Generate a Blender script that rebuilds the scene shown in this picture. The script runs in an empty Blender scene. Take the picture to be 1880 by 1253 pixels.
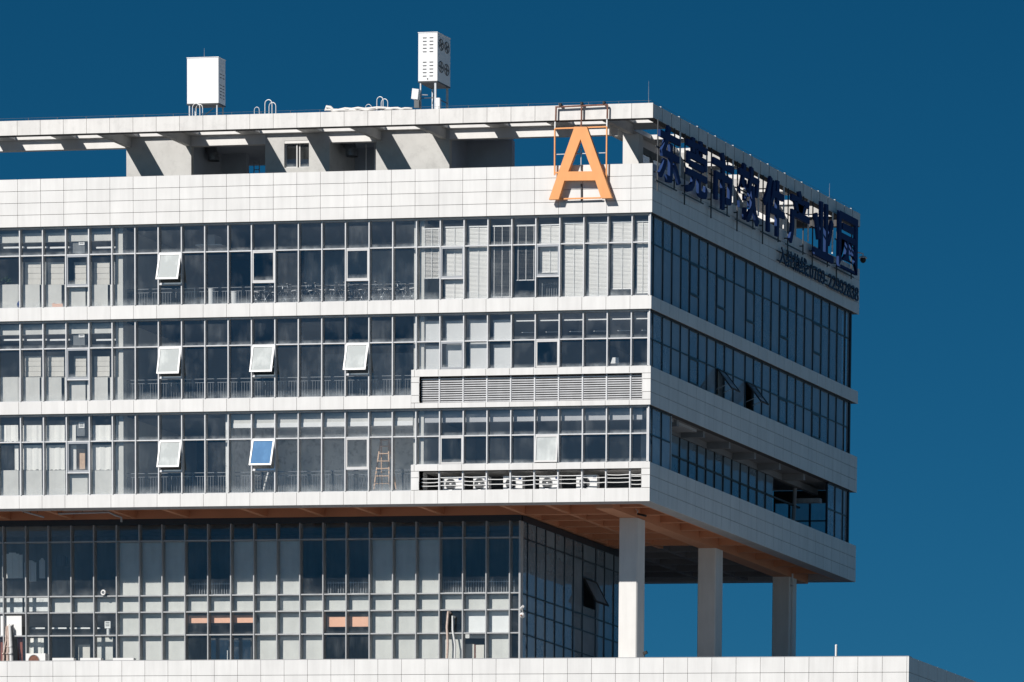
import bpy, math, random
from mathutils import Vector, Matrix, Quaternion

random.seed(7)
scene = bpy.context.scene
COL = scene.collection
R_ = math.radians

# ---------------------------------------------------------------- camera
ORD = ('first', 'second', 'third', 'fourth', 'fifth', 'sixth', 'seventh', 'eighth', 'ninth', 'tenth', 'eleventh', 'twelfth', 'thirteenth', 'fourteenth', 'fifteenth')
CAM_C = Vector((131.40001846, -305.97986699, -47.52008373))
CAM_R = ((0.96228146, 0.27034358, 0.03047537),
         (0.0724239, -0.14657968, -0.98654406),
         (-0.26223878, 0.9515402, -0.16063024))      # rows: right, down, forward
CF, CCX, CCY = 12627.45260731, 2871.31390201, 4941.33819401
cam_d = bpy.data.cameras.new("camera")
cam = bpy.data.objects.new("camera", cam_d)
COL.objects.link(cam)
cam_d.sensor_fit = 'HORIZONTAL'
cam_d.sensor_width = 36.0
cam_d.lens = CF / 1880 * 36.0
cam_d.shift_x = (940 - CCX) / 1880
cam_d.shift_y = (CCY - 626.5) / 1880
cam_d.clip_start = 1.0
cam_d.clip_end = 20000
rt, dn, fw = (Vector(r) for r in CAM_R)
M = Matrix((rt, -dn, -fw)).transposed().to_4x4()
M.translation = CAM_C
cam.matrix_world = M
scene.camera = cam

# ---------------------------------------------------------------- sky, sun, exposure
SUN_DIR = Vector((0.53, 1.0, -0.83)).normalized()      # travel direction of the light
elev = math.asin(-SUN_DIR.z)
to_sun = -SUN_DIR
world = bpy.data.worlds.new("World")
scene.world = world
world.use_nodes = True
wn = world.node_tree
wn.nodes.clear()
sky = wn.nodes.new("ShaderNodeTexSky")
sky.sky_type = 'NISHITA'
sky.sun_disc = False
sky.sun_elevation = elev
sky.sun_rotation = math.atan2(to_sun.x, to_sun.y)
sky.altitude = 4000
sky.air_density = 1.0
sky.dust_density = 0.0
sky.ozone_density = 5.0
hsv = wn.nodes.new("ShaderNodeHueSaturation")
hsv.inputs['Saturation'].default_value = 1.25
hsv.inputs['Hue'].default_value = 0.474
hsv.inputs['Value'].default_value = 0.385
gam = wn.nodes.new("ShaderNodeGamma")
gam.inputs['Gamma'].default_value = 1.3
bg = wn.nodes.new("ShaderNodeBackground")
bg.inputs['Strength'].default_value = 0.078
wo = wn.nodes.new("ShaderNodeOutputWorld")
wn.links.new(sky.outputs['Color'], hsv.inputs['Color'])
wn.links.new(hsv.outputs['Color'], gam.inputs['Color'])
wn.links.new(gam.outputs['Color'], bg.inputs['Color'])
wn.links.new(bg.outputs['Background'], wo.inputs['Surface'])

sun_d = bpy.data.lights.new("sun", 'SUN')
sun_d.energy = 4.95
sun_d.angle = R_(0.5)
sun_d.color = (1.0, 0.96, 0.91)
sun = bpy.data.objects.new("sun", sun_d)
COL.objects.link(sun)
sun.rotation_euler = SUN_DIR.to_track_quat('-Z', 'Y').to_euler()
sun.location = (-60, -120, 120)

scene.view_settings.view_transform = 'Standard'
scene.view_settings.look = 'None'
scene.view_settings.exposure = 0.0
scene.view_settings.gamma = 1.0
scene.render.engine = 'CYCLES'
scene.cycles.max_bounces = 7
scene.cycles.diffuse_bounces = 3
scene.cycles.glossy_bounces = 3
scene.cycles.transparent_max_bounces = 24
scene.cycles.caustics_reflective = False
scene.cycles.caustics_refractive = False


# ---------------------------------------------------------------- helpers
def ray(u, v):
    return fw + rt * ((u - CCX) / CF) + dn * ((v - CCY) / CF)


def onY(u, v, Y):
    """point of the place that stands at depth y = Y where the photograph shows (u, v)"""
    d = ray(u, v)
    return CAM_C + d * ((Y - CAM_C.y) / d.y)


def onX(u, v, X):
    d = ray(u, v)
    return CAM_C + d * ((X - CAM_C.x) / d.x)


def rect(u0, u1, v0, v1, Y):
    um, vm = (u0 + u1) / 2, (v0 + v1) / 2
    return onY(u0, vm, Y).x, onY(u1, vm, Y).x, onY(um, v1, Y).z, onY(um, v0, Y).z


WL = {}


def link(o, parent=None, loc=(0, 0, 0), base=None):
    COL.objects.link(o)
    loc = Vector(loc)
    WL[o.name] = loc
    if parent is not None:
        o.parent = parent
        o.location = loc - WL[parent.name]
    else:
        o.location = loc
    return o


def tag(o, label=None, cat=None, group=None, kind=None):
    if label: o['label'] = label
    if cat: o['category'] = cat
    if group: o['group'] = group
    if kind: o['kind'] = kind
    return o


def thing(name, label, cat, loc=(0, 0, 0), group=None):
    o = bpy.data.objects.new(name, None)
    o.empty_display_size = 0.3
    link(o, None, loc)
    return tag(o, label, cat, group)


BOX_F = [(0, 3, 2, 1), (4, 5, 6, 7), (0, 1, 5, 4), (1, 2, 6, 5), (2, 3, 7, 6), (3, 0, 4, 7)]


class MB:
    """collects shapes (world coordinates); build() links them as one mesh object"""
    def __init__(self):
        self.v = []; self.f = []; self.smooth = False

    def box(self, x0, x1, y0, y1, z0, z1):
        n = len(self.v)
        self.v += [(x0, y0, z0), (x1, y0, z0), (x1, y1, z0), (x0, y1, z0),
                   (x0, y0, z1), (x1, y0, z1), (x1, y1, z1), (x0, y1, z1)]
        self.f += [tuple(n + i for i in q) for q in BOX_F]
        return self

    def obox(self, c, ax, ay, az, hx, hy, hz):
        """box with its own axes"""
        n = len(self.v); c = Vector(c); ax, ay, az = Vector(ax).normalized(), Vector(ay).normalized(), Vector(az).normalized()
        for sz in (-1, 1):
            for sx, sy in ((-1, -1), (1, -1), (1, 1), (-1, 1)):
                self.v.append(tuple(c + ax * hx * sx + ay * hy * sy + az * hz * sz))
        self.f += [tuple(n + i for i in q) for q in BOX_F]
        return self

    def bar(self, a, b, w, h=None):
        a, b = Vector(a), Vector(b); d = b - a
        up = Vector((0, 0, 1)) if abs(d.normalized().z) < 0.9 else Vector((0, 1, 0))
        s = d.cross(up); t = s.cross(d)
        return self.obox((a + b) / 2, d, s, t, d.length / 2, w / 2, (h or w) / 2)

    def tube(self, pts, r, n=8, cap=True, rs=None):
        pts = [Vector(p) for p in pts]
        rings = []
        prev = None
        for i, p in enumerate(pts):
            if i == 0: d = pts[1] - p
            elif i == len(pts) - 1: d = p - pts[i - 1]
            else: d = (pts[i + 1] - p).normalized() + (p - pts[i - 1]).normalized()
            d.normalize()
            if prev is None:
                a = d.orthogonal().normalized()
            else:
                a = (prev - d * prev.dot(d))
                a = a.normalized() if a.length > 1e-6 else d.orthogonal().normalized()
            prev = a
            b = d.cross(a)
            rr = rs[i] if rs else r
            k = len(self.v)
            for j in range(n):
                t = 2 * math.pi * j / n
                self.v.append(tuple(p + (a * math.cos(t) + b * math.sin(t)) * rr))
            rings.append(k)
        for i in range(len(rings) - 1):
            for j in range(n):
                a0, b0 = rings[i] + j, rings[i] + (j + 1) % n
                a1, b1 = rings[i + 1] + j, rings[i + 1] + (j + 1) % n
                self.f.append((a0, b0, b1, a1))
        if cap:
            self.f.append(tuple(rings[0] + j for j in reversed(range(n))))
            self.f.append(tuple(rings[-1] + j for j in range(n)))
        return self

    def ring(self, c, nrm, R, r, n=16, m=6):
        c = Vector(c); nrm = Vector(nrm).normalized(); a = nrm.orthogonal().normalized(); b = nrm.cross(a)
        k = len(self.v)
        for i in range(n):
            t = 2 * math.pi * i / n
            e = a * math.cos(t) + b * math.sin(t)
            for j in range(m):
                s = 2 * math.pi * j / m
                self.v.append(tuple(c + e * (R + r * math.cos(s)) + nrm * r * math.sin(s)))
        for i in range(n):
            for j in range(m):
                self.f.append((k + i * m + j, k + ((i + 1) % n) * m + j, k + ((i + 1) % n) * m + (j + 1) % m, k + i * m + (j + 1) % m))
        return self

    def prism(self, poly, axis, lo, hi):
        """extrude a closed polygon (2-D points) along 'x', 'y' or 'z'"""
        def p3(a, b, c):
            return (c, a, b) if axis == 'x' else ((a, c, b) if axis == 'y' else (a, b, c))
        k = len(self.v); n = len(poly)
        self.v += [p3(a, b, lo) for a, b in poly] + [p3(a, b, hi) for a, b in poly]
        self.f.append(tuple(k + i for i in range(n)))
        self.f.append(tuple(k + n + i for i in reversed(range(n))))
        for i in range(n):
            j = (i + 1) % n
            self.f.append((k + j, k + i, k + n + i, k + n + j))
        return self

    def sphere(self, c, r, n=10, m=6, sz=1.0, z0=-1.0):
        c = Vector(c); k = len(self.v)
        t0 = math.asin(z0)
        for i in range(m + 1):
            t = t0 + (math.pi / 2 - t0) * i / m
            for j in range(n):
                p = 2 * math.pi * j / n
                self.v.append((c.x + r * math.cos(t) * math.cos(p), c.y + r * math.cos(t) * math.sin(p), c.z + r * sz * math.sin(t)))
        for i in range(m):
            for j in range(n):
                self.f.append((k + i * n + j, k + i * n + (j + 1) % n, k + (i + 1) * n + (j + 1) % n, k + (i + 1) * n + j))
        self.f.append(tuple(k + j for j in reversed(range(n))))
        return self

    def build(self, name, mat, parent=None, origin=None, smooth=False, kind=None):
        if origin is None:
            xs = [p[0] for p in self.v]; ys = [p[1] for p in self.v]; zs = [p[2] for p in self.v]
            origin = ((min(xs) + max(xs)) / 2, (min(ys) + max(ys)) / 2, min(zs))
        ox, oy, oz = origin
        me = bpy.data.meshes.new(name)
        me.from_pydata([(x - ox, y - oy, z - oz) for x, y, z in self.v], [], self.f)
        me.materials.append(mat)
        if smooth:
            me.polygons.foreach_set('use_smooth', [True] * len(me.polygons))
            try:
                me.set_sharp_from_angle(angle=R_(40))
            except Exception:
                pass
        me.update()
        o = bpy.data.objects.new(name, me)
        link(o, parent, origin)
        if kind: o['kind'] = kind
        return o


BOXC = {}


def box(name, parent, mat, x0, x1, y0, y1, z0, z1):
    """one axis-aligned piece; alike pieces share their mesh"""
    d = (round(x1 - x0, 4), round(y1 - y0, 4), round(z1 - z0, 4))
    key = (name, mat.name) + d
    me = BOXC.get(key)
    if me is None:
        b = MB().box(-d[0] / 2, d[0] / 2, -d[1] / 2, d[1] / 2, 0, d[2])
        me = bpy.data.meshes.new(name)
        me.from_pydata(b.v, [], b.f)
        me.materials.append(mat)
        BOXC[key] = me
    o = bpy.data.objects.new(name, me)
    return link(o, parent, ((x0 + x1) / 2, (y0 + y1) / 2, z0))


def copy_tree(root, loc, label=None):
    """a copy of a thing, its parts and sub-parts at a new place"""
    def cp(o, parent):
        c = o.copy()
        COL.objects.link(c)
        if parent is not None:
            c.parent = parent
        for ch in KIDS.get(o.name, []):
            cp(ch, c)
        return c
    c = cp(root, None)
    c.location = loc
    WL[c.name] = Vector(loc)
    if label: c['label'] = label
    return c


KIDS = {}


def register(root):
    for o in bpy.data.objects:
        if o.parent is not None:
            KIDS.setdefault(o.parent.name, [])
            if o not in KIDS[o.parent.name]:
                KIDS[o.parent.name].append(o)


# ---------------------------------------------------------------- materials
def new_mat(name):
    m = bpy.data.materials.new(name)
    m.use_nodes = True
    nt = m.node_tree
    nt.nodes.clear()
    out = nt.nodes.new("ShaderNodeOutputMaterial")
    return m, nt, out


def noise_val(nt, scale, sx=1, sy=1, sz=1, detail=4.0, rough=0.55):
    geo = nt.nodes.new("ShaderNodeNewGeometry")
    mp = nt.nodes.new("ShaderNodeMapping")
    mp.inputs['Scale'].default_value = (sx, sy, sz)
    nz = nt.nodes.new("ShaderNodeTexNoise")
    nz.inputs['Scale'].default_value = scale
    nz.inputs['Detail'].default_value = detail
    nz.inputs['Roughness'].default_value = rough
    nt.links.new(geo.outputs['Position'], mp.inputs['Vector'])
    nt.links.new(mp.outputs['Vector'], nz.inputs['Vector'])
    return nz.outputs['Fac']


def ramp(nt, fac, lo, hi, p0=0.3, p1=0.7):
    mr = nt.nodes.new("ShaderNodeMapRange")
    mr.inputs['From Min'].default_value = p0
    mr.inputs['From Max'].default_value = p1
    mr.inputs['To Min'].default_value = lo
    mr.inputs['To Max'].default_value = hi
    nt.links.new(fac, mr.inputs['Value'])
    return mr.outputs['Result']


def mul(nt, a, b):
    n = nt.nodes.new("ShaderNodeMath"); n.operation = 'MULTIPLY'
    nt.links.new(a, n.inputs[0])
    if isinstance(b, (int, float)): n.inputs[1].default_value = b
    else: nt.links.new(b, n.inputs[1])
    return n.outputs[0]


def add(nt, a, b):
    n = nt.nodes.new("ShaderNodeMath"); n.operation = 'ADD'; n.use_clamp = True
    nt.links.new(a, n.inputs[0])
    if isinstance(b, (int, float)): n.inputs[1].default_value = b
    else: nt.links.new(b, n.inputs[1])
    return n.outputs[0]


def paint(name, col, rough=0.5, var=0.06, scale=1.5, streak=0.0, rnd=0.0, metallic=0.0, spec=0.4, bump=0.0,
          dirt_col=None, bscale=30.0, spots=0.0):
    m, nt, out = new_mat(name)
    bs = nt.nodes.new("ShaderNodeBsdfPrincipled")
    bs.inputs['Roughness'].default_value = rough
    bs.inputs['Metallic'].default_value = metallic
    bs.inputs['Specular IOR Level'].default_value = spec
    fac = ramp(nt, noise_val(nt, scale), 1 - var, 1 + var * 0.5)
    if streak:
        fac = mul(nt, fac, ramp(nt, noise_val(nt, 1.0, 3.2, 3.2, 0.35, 5), 1 - streak, 1.0, 0.35, 0.62))
    if spots:
        fac = mul(nt, fac, ramp(nt, noise_val(nt, 2.6, detail=8, rough=0.7), 1 - spots, 1.0, 0.33, 0.5))
    if rnd:
        oi = nt.nodes.new("ShaderNodeObjectInfo")
        fac = mul(nt, fac, ramp(nt, oi.outputs['Random'], 1 - rnd, 1 + rnd, 0, 1))
    if dirt_col is None:
        vm = nt.nodes.new("ShaderNodeVectorMath"); vm.operation = 'SCALE'
        vm.inputs[0].default_value = col
        nt.links.new(fac, vm.inputs['Scale'])
        nt.links.new(vm.outputs['Vector'], bs.inputs['Base Color'])
    else:
        mx = nt.nodes.new("ShaderNodeMix"); mx.data_type = 'RGBA'
        mx.inputs['A'].default_value = (*dirt_col, 1); mx.inputs['B'].default_value = (*col, 1)
        nt.links.new(fac, mx.inputs['Factor'])
        nt.links.new(mx.outputs['Result'], bs.inputs['Base Color'])
    if bump:
        bp = nt.nodes.new("ShaderNodeBump")
        bp.inputs['Strength'].default_value = bump
        bp.inputs['Distance'].default_value = 0.02
        nt.links.new(noise_val(nt, bscale), bp.inputs['Height'])
        nt.links.new(bp.outputs['Normal'], bs.inputs['Normal'])
    nt.links.new(bs.outputs['BSDF'], out.inputs['Surface'])
    return m


def glass(name, tint, refl=1.0, ior=1.52, dust=0.05, dust_hi=0.22, dust_col=(0.62, 0.66, 0.68), film=0.0, rough=0.015,
          base_dust=0.0, vary=0.0):
    m, nt, out = new_mat(name)
    tr = nt.nodes.new("ShaderNodeBsdfTransparent")
    tr.inputs['Color'].default_value = (*tint, 1)
    gl = nt.nodes.new("ShaderNodeBsdfGlossy")
    gl.inputs['Roughness'].default_value = rough
    gl.inputs['Color'].default_value = (0.86, 0.93, 1.0, 1)
    bp = nt.nodes.new("ShaderNodeBump")
    bp.inputs['Strength'].default_value = 0.06
    bp.inputs['Distance'].default_value = 0.05
    nt.links.new(noise_val(nt, 0.9, detail=1.0), bp.inputs['Height'])
    nt.links.new(bp.outputs['Normal'], gl.inputs['Normal'])
    lw_ = nt.nodes.new("ShaderNodeLayerWeight"); lw_.inputs['Blend'].default_value = 0.5
    f0 = ((ior - 1) / (ior + 1)) ** 2
    pw = nt.nodes.new("ShaderNodeMath"); pw.operation = 'POWER'; pw.inputs[1].default_value = 5.0
    nt.links.new(lw_.outputs['Facing'], pw.inputs[0])
    f1 = mul(nt, add(nt, mul(nt, pw.outputs[0], 1 - f0), f0), refl)
    mx = nt.nodes.new("ShaderNodeMixShader")
    nt.links.new(f1, mx.inputs[0]); nt.links.new(tr.outputs[0], mx.inputs[1]); nt.links.new(gl.outputs[0], mx.inputs[2])
    df = nt.nodes.new("ShaderNodeBsdfDiffuse"); df.inputs['Color'].default_value = (*dust_col, 1)  # diffuse layer: dust on most panes, a painted reflection on the blue sash
    fac = mul(nt, ramp(nt, noise_val(nt, 1.1, 1, 1, 0.8, 5), 0.0, dust_hi, 0.48, 0.85),
              ramp(nt, noise_val(nt, 1.0, 6, 6, 0.7, 4), 0.25, 1.0, 0.3, 0.7))
    fac = add(nt, fac, dust + film)
    if vary:
        oi = nt.nodes.new('ShaderNodeObjectInfo')
        fac = add(nt, fac, ramp(nt, oi.outputs['Random'], -vary, vary, 0, 1))
    if base_dust:
        tc = nt.nodes.new("ShaderNodeTexCoord")
        sp = nt.nodes.new("ShaderNodeSeparateXYZ")
        nt.links.new(tc.outputs['Generated'], sp.inputs[0])
        g = ramp(nt, sp.outputs['Z'], base_dust, 0.0, 0.0, 0.16)
        g = mul(nt, g, ramp(nt, noise_val(nt, 2.2, 1.2, 1, 1, 4), 0.25, 1.3, 0.35, 0.7))
        fac = add(nt, fac, g)
    m2 = nt.nodes.new("ShaderNodeMixShader")
    nt.links.new(fac, m2.inputs[0]); nt.links.new(mx.outputs[0], m2.inputs[1]); nt.links.new(df.outputs[0], m2.inputs[2])
    nt.links.new(m2.outputs[0], out.inputs['Surface'])
    return m


MAT = dict(
    panel=paint('white_stone_panel', (0.79, 0.775, 0.755), 0.42, var=0.05, scale=0.7, streak=0.075, rnd=0.03, spec=0.35, bump=0.03, bscale=4),
    fascia=paint('white_fascia_panel', (0.79, 0.765, 0.735), 0.45, var=0.05, scale=0.8, streak=0.10, rnd=0.03, spots=0.10, spec=0.35),
    joint=paint('dark_joint', (0.10, 0.095, 0.095), 0.8),
    rim=paint('grey_render', (0.42, 0.42, 0.43), 0.8, var=0.08),
    ceil=paint('grey_ceiling_paint', (0.50, 0.50, 0.51), 0.8, var=0.10, scale=0.6),
    orange=paint('orange_brown_paint', (0.64, 0.30, 0.17), 0.65, var=0.10, scale=0.5, spec=0.25),
    metal=paint('silver_mullion_paint', (0.74, 0.74, 0.75), 0.38, var=0.08, scale=3, streak=0.10, spec=0.5),
    sash=paint('grey_sash_aluminium', (0.64, 0.63, 0.62), 0.38, var=0.05, spec=0.5),
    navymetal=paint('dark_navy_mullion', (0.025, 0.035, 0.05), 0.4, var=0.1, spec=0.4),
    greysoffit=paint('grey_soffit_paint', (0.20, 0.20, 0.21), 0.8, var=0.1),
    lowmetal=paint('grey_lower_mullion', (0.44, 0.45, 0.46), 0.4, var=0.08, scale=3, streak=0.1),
    deck=paint('dark_roof_deck', (0.16, 0.16, 0.16), 0.9, var=0.2),
    loggia=paint('loggia_grey_paint', (0.30, 0.30, 0.31), 0.8, var=0.1),
    wire=paint('dull_wire', (0.16, 0.17, 0.18), 0.6),
    roomwhite=paint('white_room_paint', (0.78, 0.78, 0.77), 0.85, var=0.06),
    railsteel=paint('grey_railing', (0.20, 0.215, 0.23), 0.5, var=0.15),
    recess=paint('blue_shade_render', (0.42, 0.46, 0.52), 0.85, var=0.1),  # wall render with the blue shade of the roof recesses put into its colour
    slatelight=paint('pale_slate_wall', (0.36, 0.385, 0.41), 0.9, var=0.18, scale=0.6, streak=0.15),
    sashdk=paint('weathered_sash_aluminium', (0.36, 0.38, 0.41), 0.4, var=0.08, spec=0.5),
    concrete=paint('pale_render', (0.60, 0.59, 0.565), 0.85, var=0.08, scale=1.1, spots=0.12, bump=0.05, bscale=12),
    column=paint('white_column_paint', (0.80, 0.78, 0.75), 0.6, var=0.05, scale=0.8, streak=0.06),
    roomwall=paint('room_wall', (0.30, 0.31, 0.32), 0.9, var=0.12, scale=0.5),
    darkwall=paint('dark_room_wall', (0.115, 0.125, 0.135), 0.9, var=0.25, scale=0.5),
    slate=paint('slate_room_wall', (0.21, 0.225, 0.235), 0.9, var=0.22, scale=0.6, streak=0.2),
    greywall=paint('grey_sill_board', (0.66, 0.65, 0.61), 0.8, var=0.06, scale=1.6, streak=0.06, spots=0.05),
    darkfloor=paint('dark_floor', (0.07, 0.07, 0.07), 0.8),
    white=paint('white_enamel', (0.83, 0.82, 0.80), 0.4, var=0.03),
    cabinet=paint('white_cabinet_paint', (0.86, 0.86, 0.86), 0.4, var=0.025, scale=2),
    blind=paint('white_blind', (0.84, 0.82, 0.78), 0.7, var=0.03),
    curtain=paint('white_curtain', (0.86, 0.84, 0.79), 0.9, var=0.05, scale=4),
    shade=paint('pale_roller_shade', (0.70, 0.70, 0.69), 0.9, var=0.04),
    board=paint('beige_board', (0.70, 0.67, 0.61), 0.8, var=0.06, scale=1.0, streak=0.08),
    steel=paint('galvanised_steel', (0.48, 0.50, 0.52), 0.45, var=0.15, scale=6, metallic=0.4),
    darksteel=paint('dark_steel', (0.05, 0.055, 0.06), 0.5, var=0.2, scale=6),
    rust=paint('rusty_steel', (0.22, 0.10, 0.07), 0.8, var=0.4, scale=9),
    black=paint('black_rubber', (0.02, 0.02, 0.02), 0.6),
    duct=paint('blackened_duct', (0.20, 0.21, 0.23), 0.3, var=0.3, scale=5, metallic=0.35, spec=0.6),
    signblue=paint('navy_sign_acrylic', (0.022, 0.050, 0.150), 0.7, var=0.06, spec=0.08),
    signdark=paint('dark_navy_sign', (0.018, 0.035, 0.085), 0.5, var=0.06, spec=0.3),
    signorange=paint('orange_sign_paint', (0.88, 0.39, 0.145), 0.5, var=0.05, scale=2.5, streak=0.06, spec=0.3),
    wood=paint('pale_timber', (0.66, 0.46, 0.32), 0.7, var=0.15, scale=8),
    redbrown=paint('red_brown_board', (0.26, 0.075, 0.05), 0.7, var=0.15),
    stripsign=paint('salmon_sign_board', (0.84, 0.46, 0.31), 0.6, var=0.06, scale=3),
    hose=paint('insulated_hose', (0.62, 0.49, 0.42), 0.8, var=0.2, scale=9),
    fabric=paint('white_tarp', (0.82, 0.79, 0.75), 0.75, var=0.06, scale=5),
    plaster=paint('peeling_plaster', (0.80, 0.80, 0.78), 0.9, var=0.10, scale=1.2, spots=0.45),
    ground=paint('street_ground', (0.150, 0.172, 0.195), 0.9, var=0.25, scale=0.05),
    podroof=paint('roof_screed', (0.46, 0.45, 0.44), 0.9, var=0.15, scale=0.4),
    leaf=paint('house_plant_leaf', (0.05, 0.09, 0.035), 0.6, var=0.3, scale=12),
    pane=glass('clear_window_glass', (0.98, 0.985, 0.985), refl=1.3, dust=0.012, dust_hi=0.075, base_dust=0.20, vary=0.012),
    panelow=glass('clear_lower_glass', (0.975, 0.985, 0.985), refl=0.75, dust=0.008, dust_hi=0.08, base_dust=0.05),
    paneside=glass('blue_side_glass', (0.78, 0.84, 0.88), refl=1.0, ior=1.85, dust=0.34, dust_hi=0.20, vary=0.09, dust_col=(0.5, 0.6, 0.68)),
    whiteglass=glass('white_diffuse_glass', (0.80, 0.86, 0.88), refl=1.0, dust=0.42, dust_hi=0.55, dust_col=(0.93, 0.95, 0.93)),  # pane mixed with a partly patchy white diffuse layer
    skyglass=glass('sky_reflection_glass', (0.4, 0.6, 0.85), refl=1.0, dust=0.50, dust_hi=0.45, dust_col=(0.20, 0.40, 0.66)),  # reflected sky painted into the pane as a blue diffuse layer
)

# ================================================================ setting
g = MB()
g.v = [(-3000, -3000, -49.3), (3000, -3000, -49.3), (3000, 3000, -49.3), (-3000, 3000, -49.3)]
g.f = [(0, 1, 2, 3)]
tag(g.build('ground', MAT['ground'], None, (0, 0, -49.3)), kind='structure')

# ================================================================ levels and grid (metres; z = 0 is the underside of the overhang)
C0, DEP = 1.056, 25.86
JX = lambda k: -C0 - 1.2 * k
XL = JX(30)
ZFT, ZFB = 17.604, 16.931
PZ = [14.959, 14.408, 13.873, 13.334, 12.791]
B2T, B2B = 9.140, 8.5385
X1 = [6.018, 5.449, 4.877, 4.293]
X2 = [1.766, 1.182, 0.5975, 0.0]
SIDE_N = 24
SJ = [DEP / SIDE_N * i for i in range(SIDE_N + 1)]
SM = [.70, 1.82, 2.88, 3.95, 5.0, 6.08, 7.13, 8.21, 9.28, 10.36, 11.82, 12.87, 13.93, 15.0, 16.06, 17.13, 18.21, 19.28,
      20.35, 21.43, 22.5, 23.52, 24.56]
GEND = 25.15
PT_ = 0.035       # panel thickness
GAP = 0.010       # half joint

B = thing('office_building', 'long white office building with glass bands overhanging a podium on columns', 'building', (-18.5, 13, 0))

P = MAT


def front_panels(name, parent, mat, z0, z1, k0=-1, k1=29, xr=0.0):
    for k in range(k0, k1 + 1):
        xa, xb = JX(k + 1), (JX(k) if k >= 0 else xr)
        o = box(name, parent, mat, xa + GAP, xb - (GAP if k >= 0 else 0), 0.0, PT_, z0 + GAP, z1 - GAP)
        if k >= 0: o.rotation_euler = (random.uniform(-.003, .003), 0, random.uniform(-.003, .003))


def side_panels(name, parent, mat, z0, z1, GAP=GAP):
    for i in range(SIDE_N):
        ya = SJ[i] if i else PT_ + 0.002
        box(name, parent, mat, -PT_, 0.0, ya + GAP, SJ[i + 1] - GAP, z0 + GAP, z1 - GAP)


def backing(name, mat, z0, z1, dy=0.42, zin=0.012, x0=XL):
    m = MB()
    m.box(x0, -PT_ - .002, PT_ + .002, dy, z0 + zin, z1 - zin)
    m.box(-dy, -PT_ - .002, dy + .002, DEP - 0.03, z0 + zin, z1 - zin)
    m.box(XL, -dy - .002, DEP - dy, DEP - .032, z0 + zin, z1 - zin)
    return m.build(name, mat, B)


# ---- parapet, four rows of panels on both faces
par = backing('parapet_wall', P['joint'], PZ[4], PZ[0])
for a in range(4):
    front_panels('parapet_panel', par, P['panel'], PZ[a + 1], PZ[a])
    side_panels('parapet_panel', par, P['panel'], PZ[a + 1], PZ[a])
# ---- band between the top two storeys
band = backing('spandrel_band', P['joint'], B2B, B2T)
front_panels('band_panel', band, P['panel'], B2B, B2T)
side_panels('band_panel', band, P['panel'], B2B, B2T)
# ---- lower bands: plain strip on the left, deep louvre box on the right, three rows on the side
BOXL = -12.02
for (zs, op) in ((X1, (4.53, 5.71)), (X2, (0.61, 1.48))):
    m = MB()
    m.box(XL, BOXL - .004, PT_ + .002, .42, zs[3] + .012, zs[2] - .012)
    m.box(BOXL + .004, -PT_ - .002, PT_ + .002, .42, zs[3] + .012, op[0] - .004)
    m.box(BOXL + .004, -PT_ - .002, PT_ + .002, .42, op[1] + .004, zs[0] - .012)
    m.box(BOXL + .004, -11.60, PT_ + .002, .42, op[0], op[1])
    m.box(-.43, -PT_ - .002, PT_ + .002, .42, op[0], op[1])
    m.box(-.42, -PT_ - .002, .422, DEP - .03, zs[3] + .012, zs[0] - .012)
    bb = m.build('spandrel_band', P['joint'], B)
    for k in range(9, 30):
        xa, xb = JX(k + 1), min(JX(k), BOXL)
        if xb - xa > .05:
            box('band_panel', bb, P['panel'], xa + GAP, xb - GAP, 0, PT_, zs[3] + GAP, zs[2] - GAP)
    for k in range(-1, 10):
        xa, xb = max(JX(k + 1), BOXL), (JX(k) if k >= 0 else 0.0)
        e = GAP if k >= 0 else 0
        if xb - xa < .05: continue
        box('band_panel', bb, P['panel'], xa + (0 if xa == BOXL else GAP), xb - e, 0, PT_, zs[3] + GAP, op[0] - .004)
        box('band_panel', bb, P['panel'], xa + (0 if xa == BOXL else GAP), xb - e, 0, PT_, op[1] + .004, zs[0])
    for (xa, xb) in ((BOXL, -11.60), (-.43, 0.0)):
        prev = op[0] - .004 + 2 * GAP
        for zc in [z for z in (zs[2], zs[1]) if op[0] + .1 < z < op[1] - .05] + [op[1] + .004 - 2 * GAP + GAP]:
            box('band_panel', bb, P['panel'], xa, xb, 0, PT_, prev, zc - GAP)
            prev = zc + GAP
    # reveals of the louvre opening
    rv = MB()
    rv.box(-11.62, -11.60, .0, .9, op[0], op[1]); rv.box(-.43, -.41, .0, .9, op[0], op[1])
    rv.box(-11.60, -.43, .004, 1.9, op[0] - .03, op[0] - .005); rv.box(-11.60, -.43, .004, 1.9, op[1] + .005, op[1] + .03)
    rv.build('louvre_reveal', P['panel'], B)
    pb = MB().box(-11.7, -.44, 1.9, 1.98, op[0] - .3, op[1] + .3)
    pb.box(-11.72, -11.64, .43, 1.88, op[0] - .3, op[1] + .3); pb.box(-.52, -.44, .43, 1.88, op[0] - .3, op[1] + .3)
    pb.build('plant_bay_wall', P['darkwall'], B)
    for a in range(3):
        side_panels('band_panel', bb, P['panel'], zs[a + 1], zs[a])
    # vertical posts of the louvre
    for k in range(0, 9):
        box('louvre_post', B, P['metal'], JX(k) - .03, JX(k) + .03, .13, .27, op[0], op[1])

# louvre blades: dense in the upper box
for k in range(-1, 9):
    xa, xb = max(JX(k + 1) + .03, -11.59), (JX(k) - .03 if k >= 0 else -.44)
    for r in range(11):
        z = 4.60 + r * .102
        m = MB()
        t = random.uniform(-.012, .012) if (k == 8 and 1 < r < 7) else random.uniform(-.003, .003)
        m.obox(((xa + xb) / 2, .20, z), (1, 0, t), (0, 1, .22), (0, -.22, 1), (xb - xa) / 2, .042, .026)
        m.build('louvre_blade', P['metal'], B)
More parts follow.
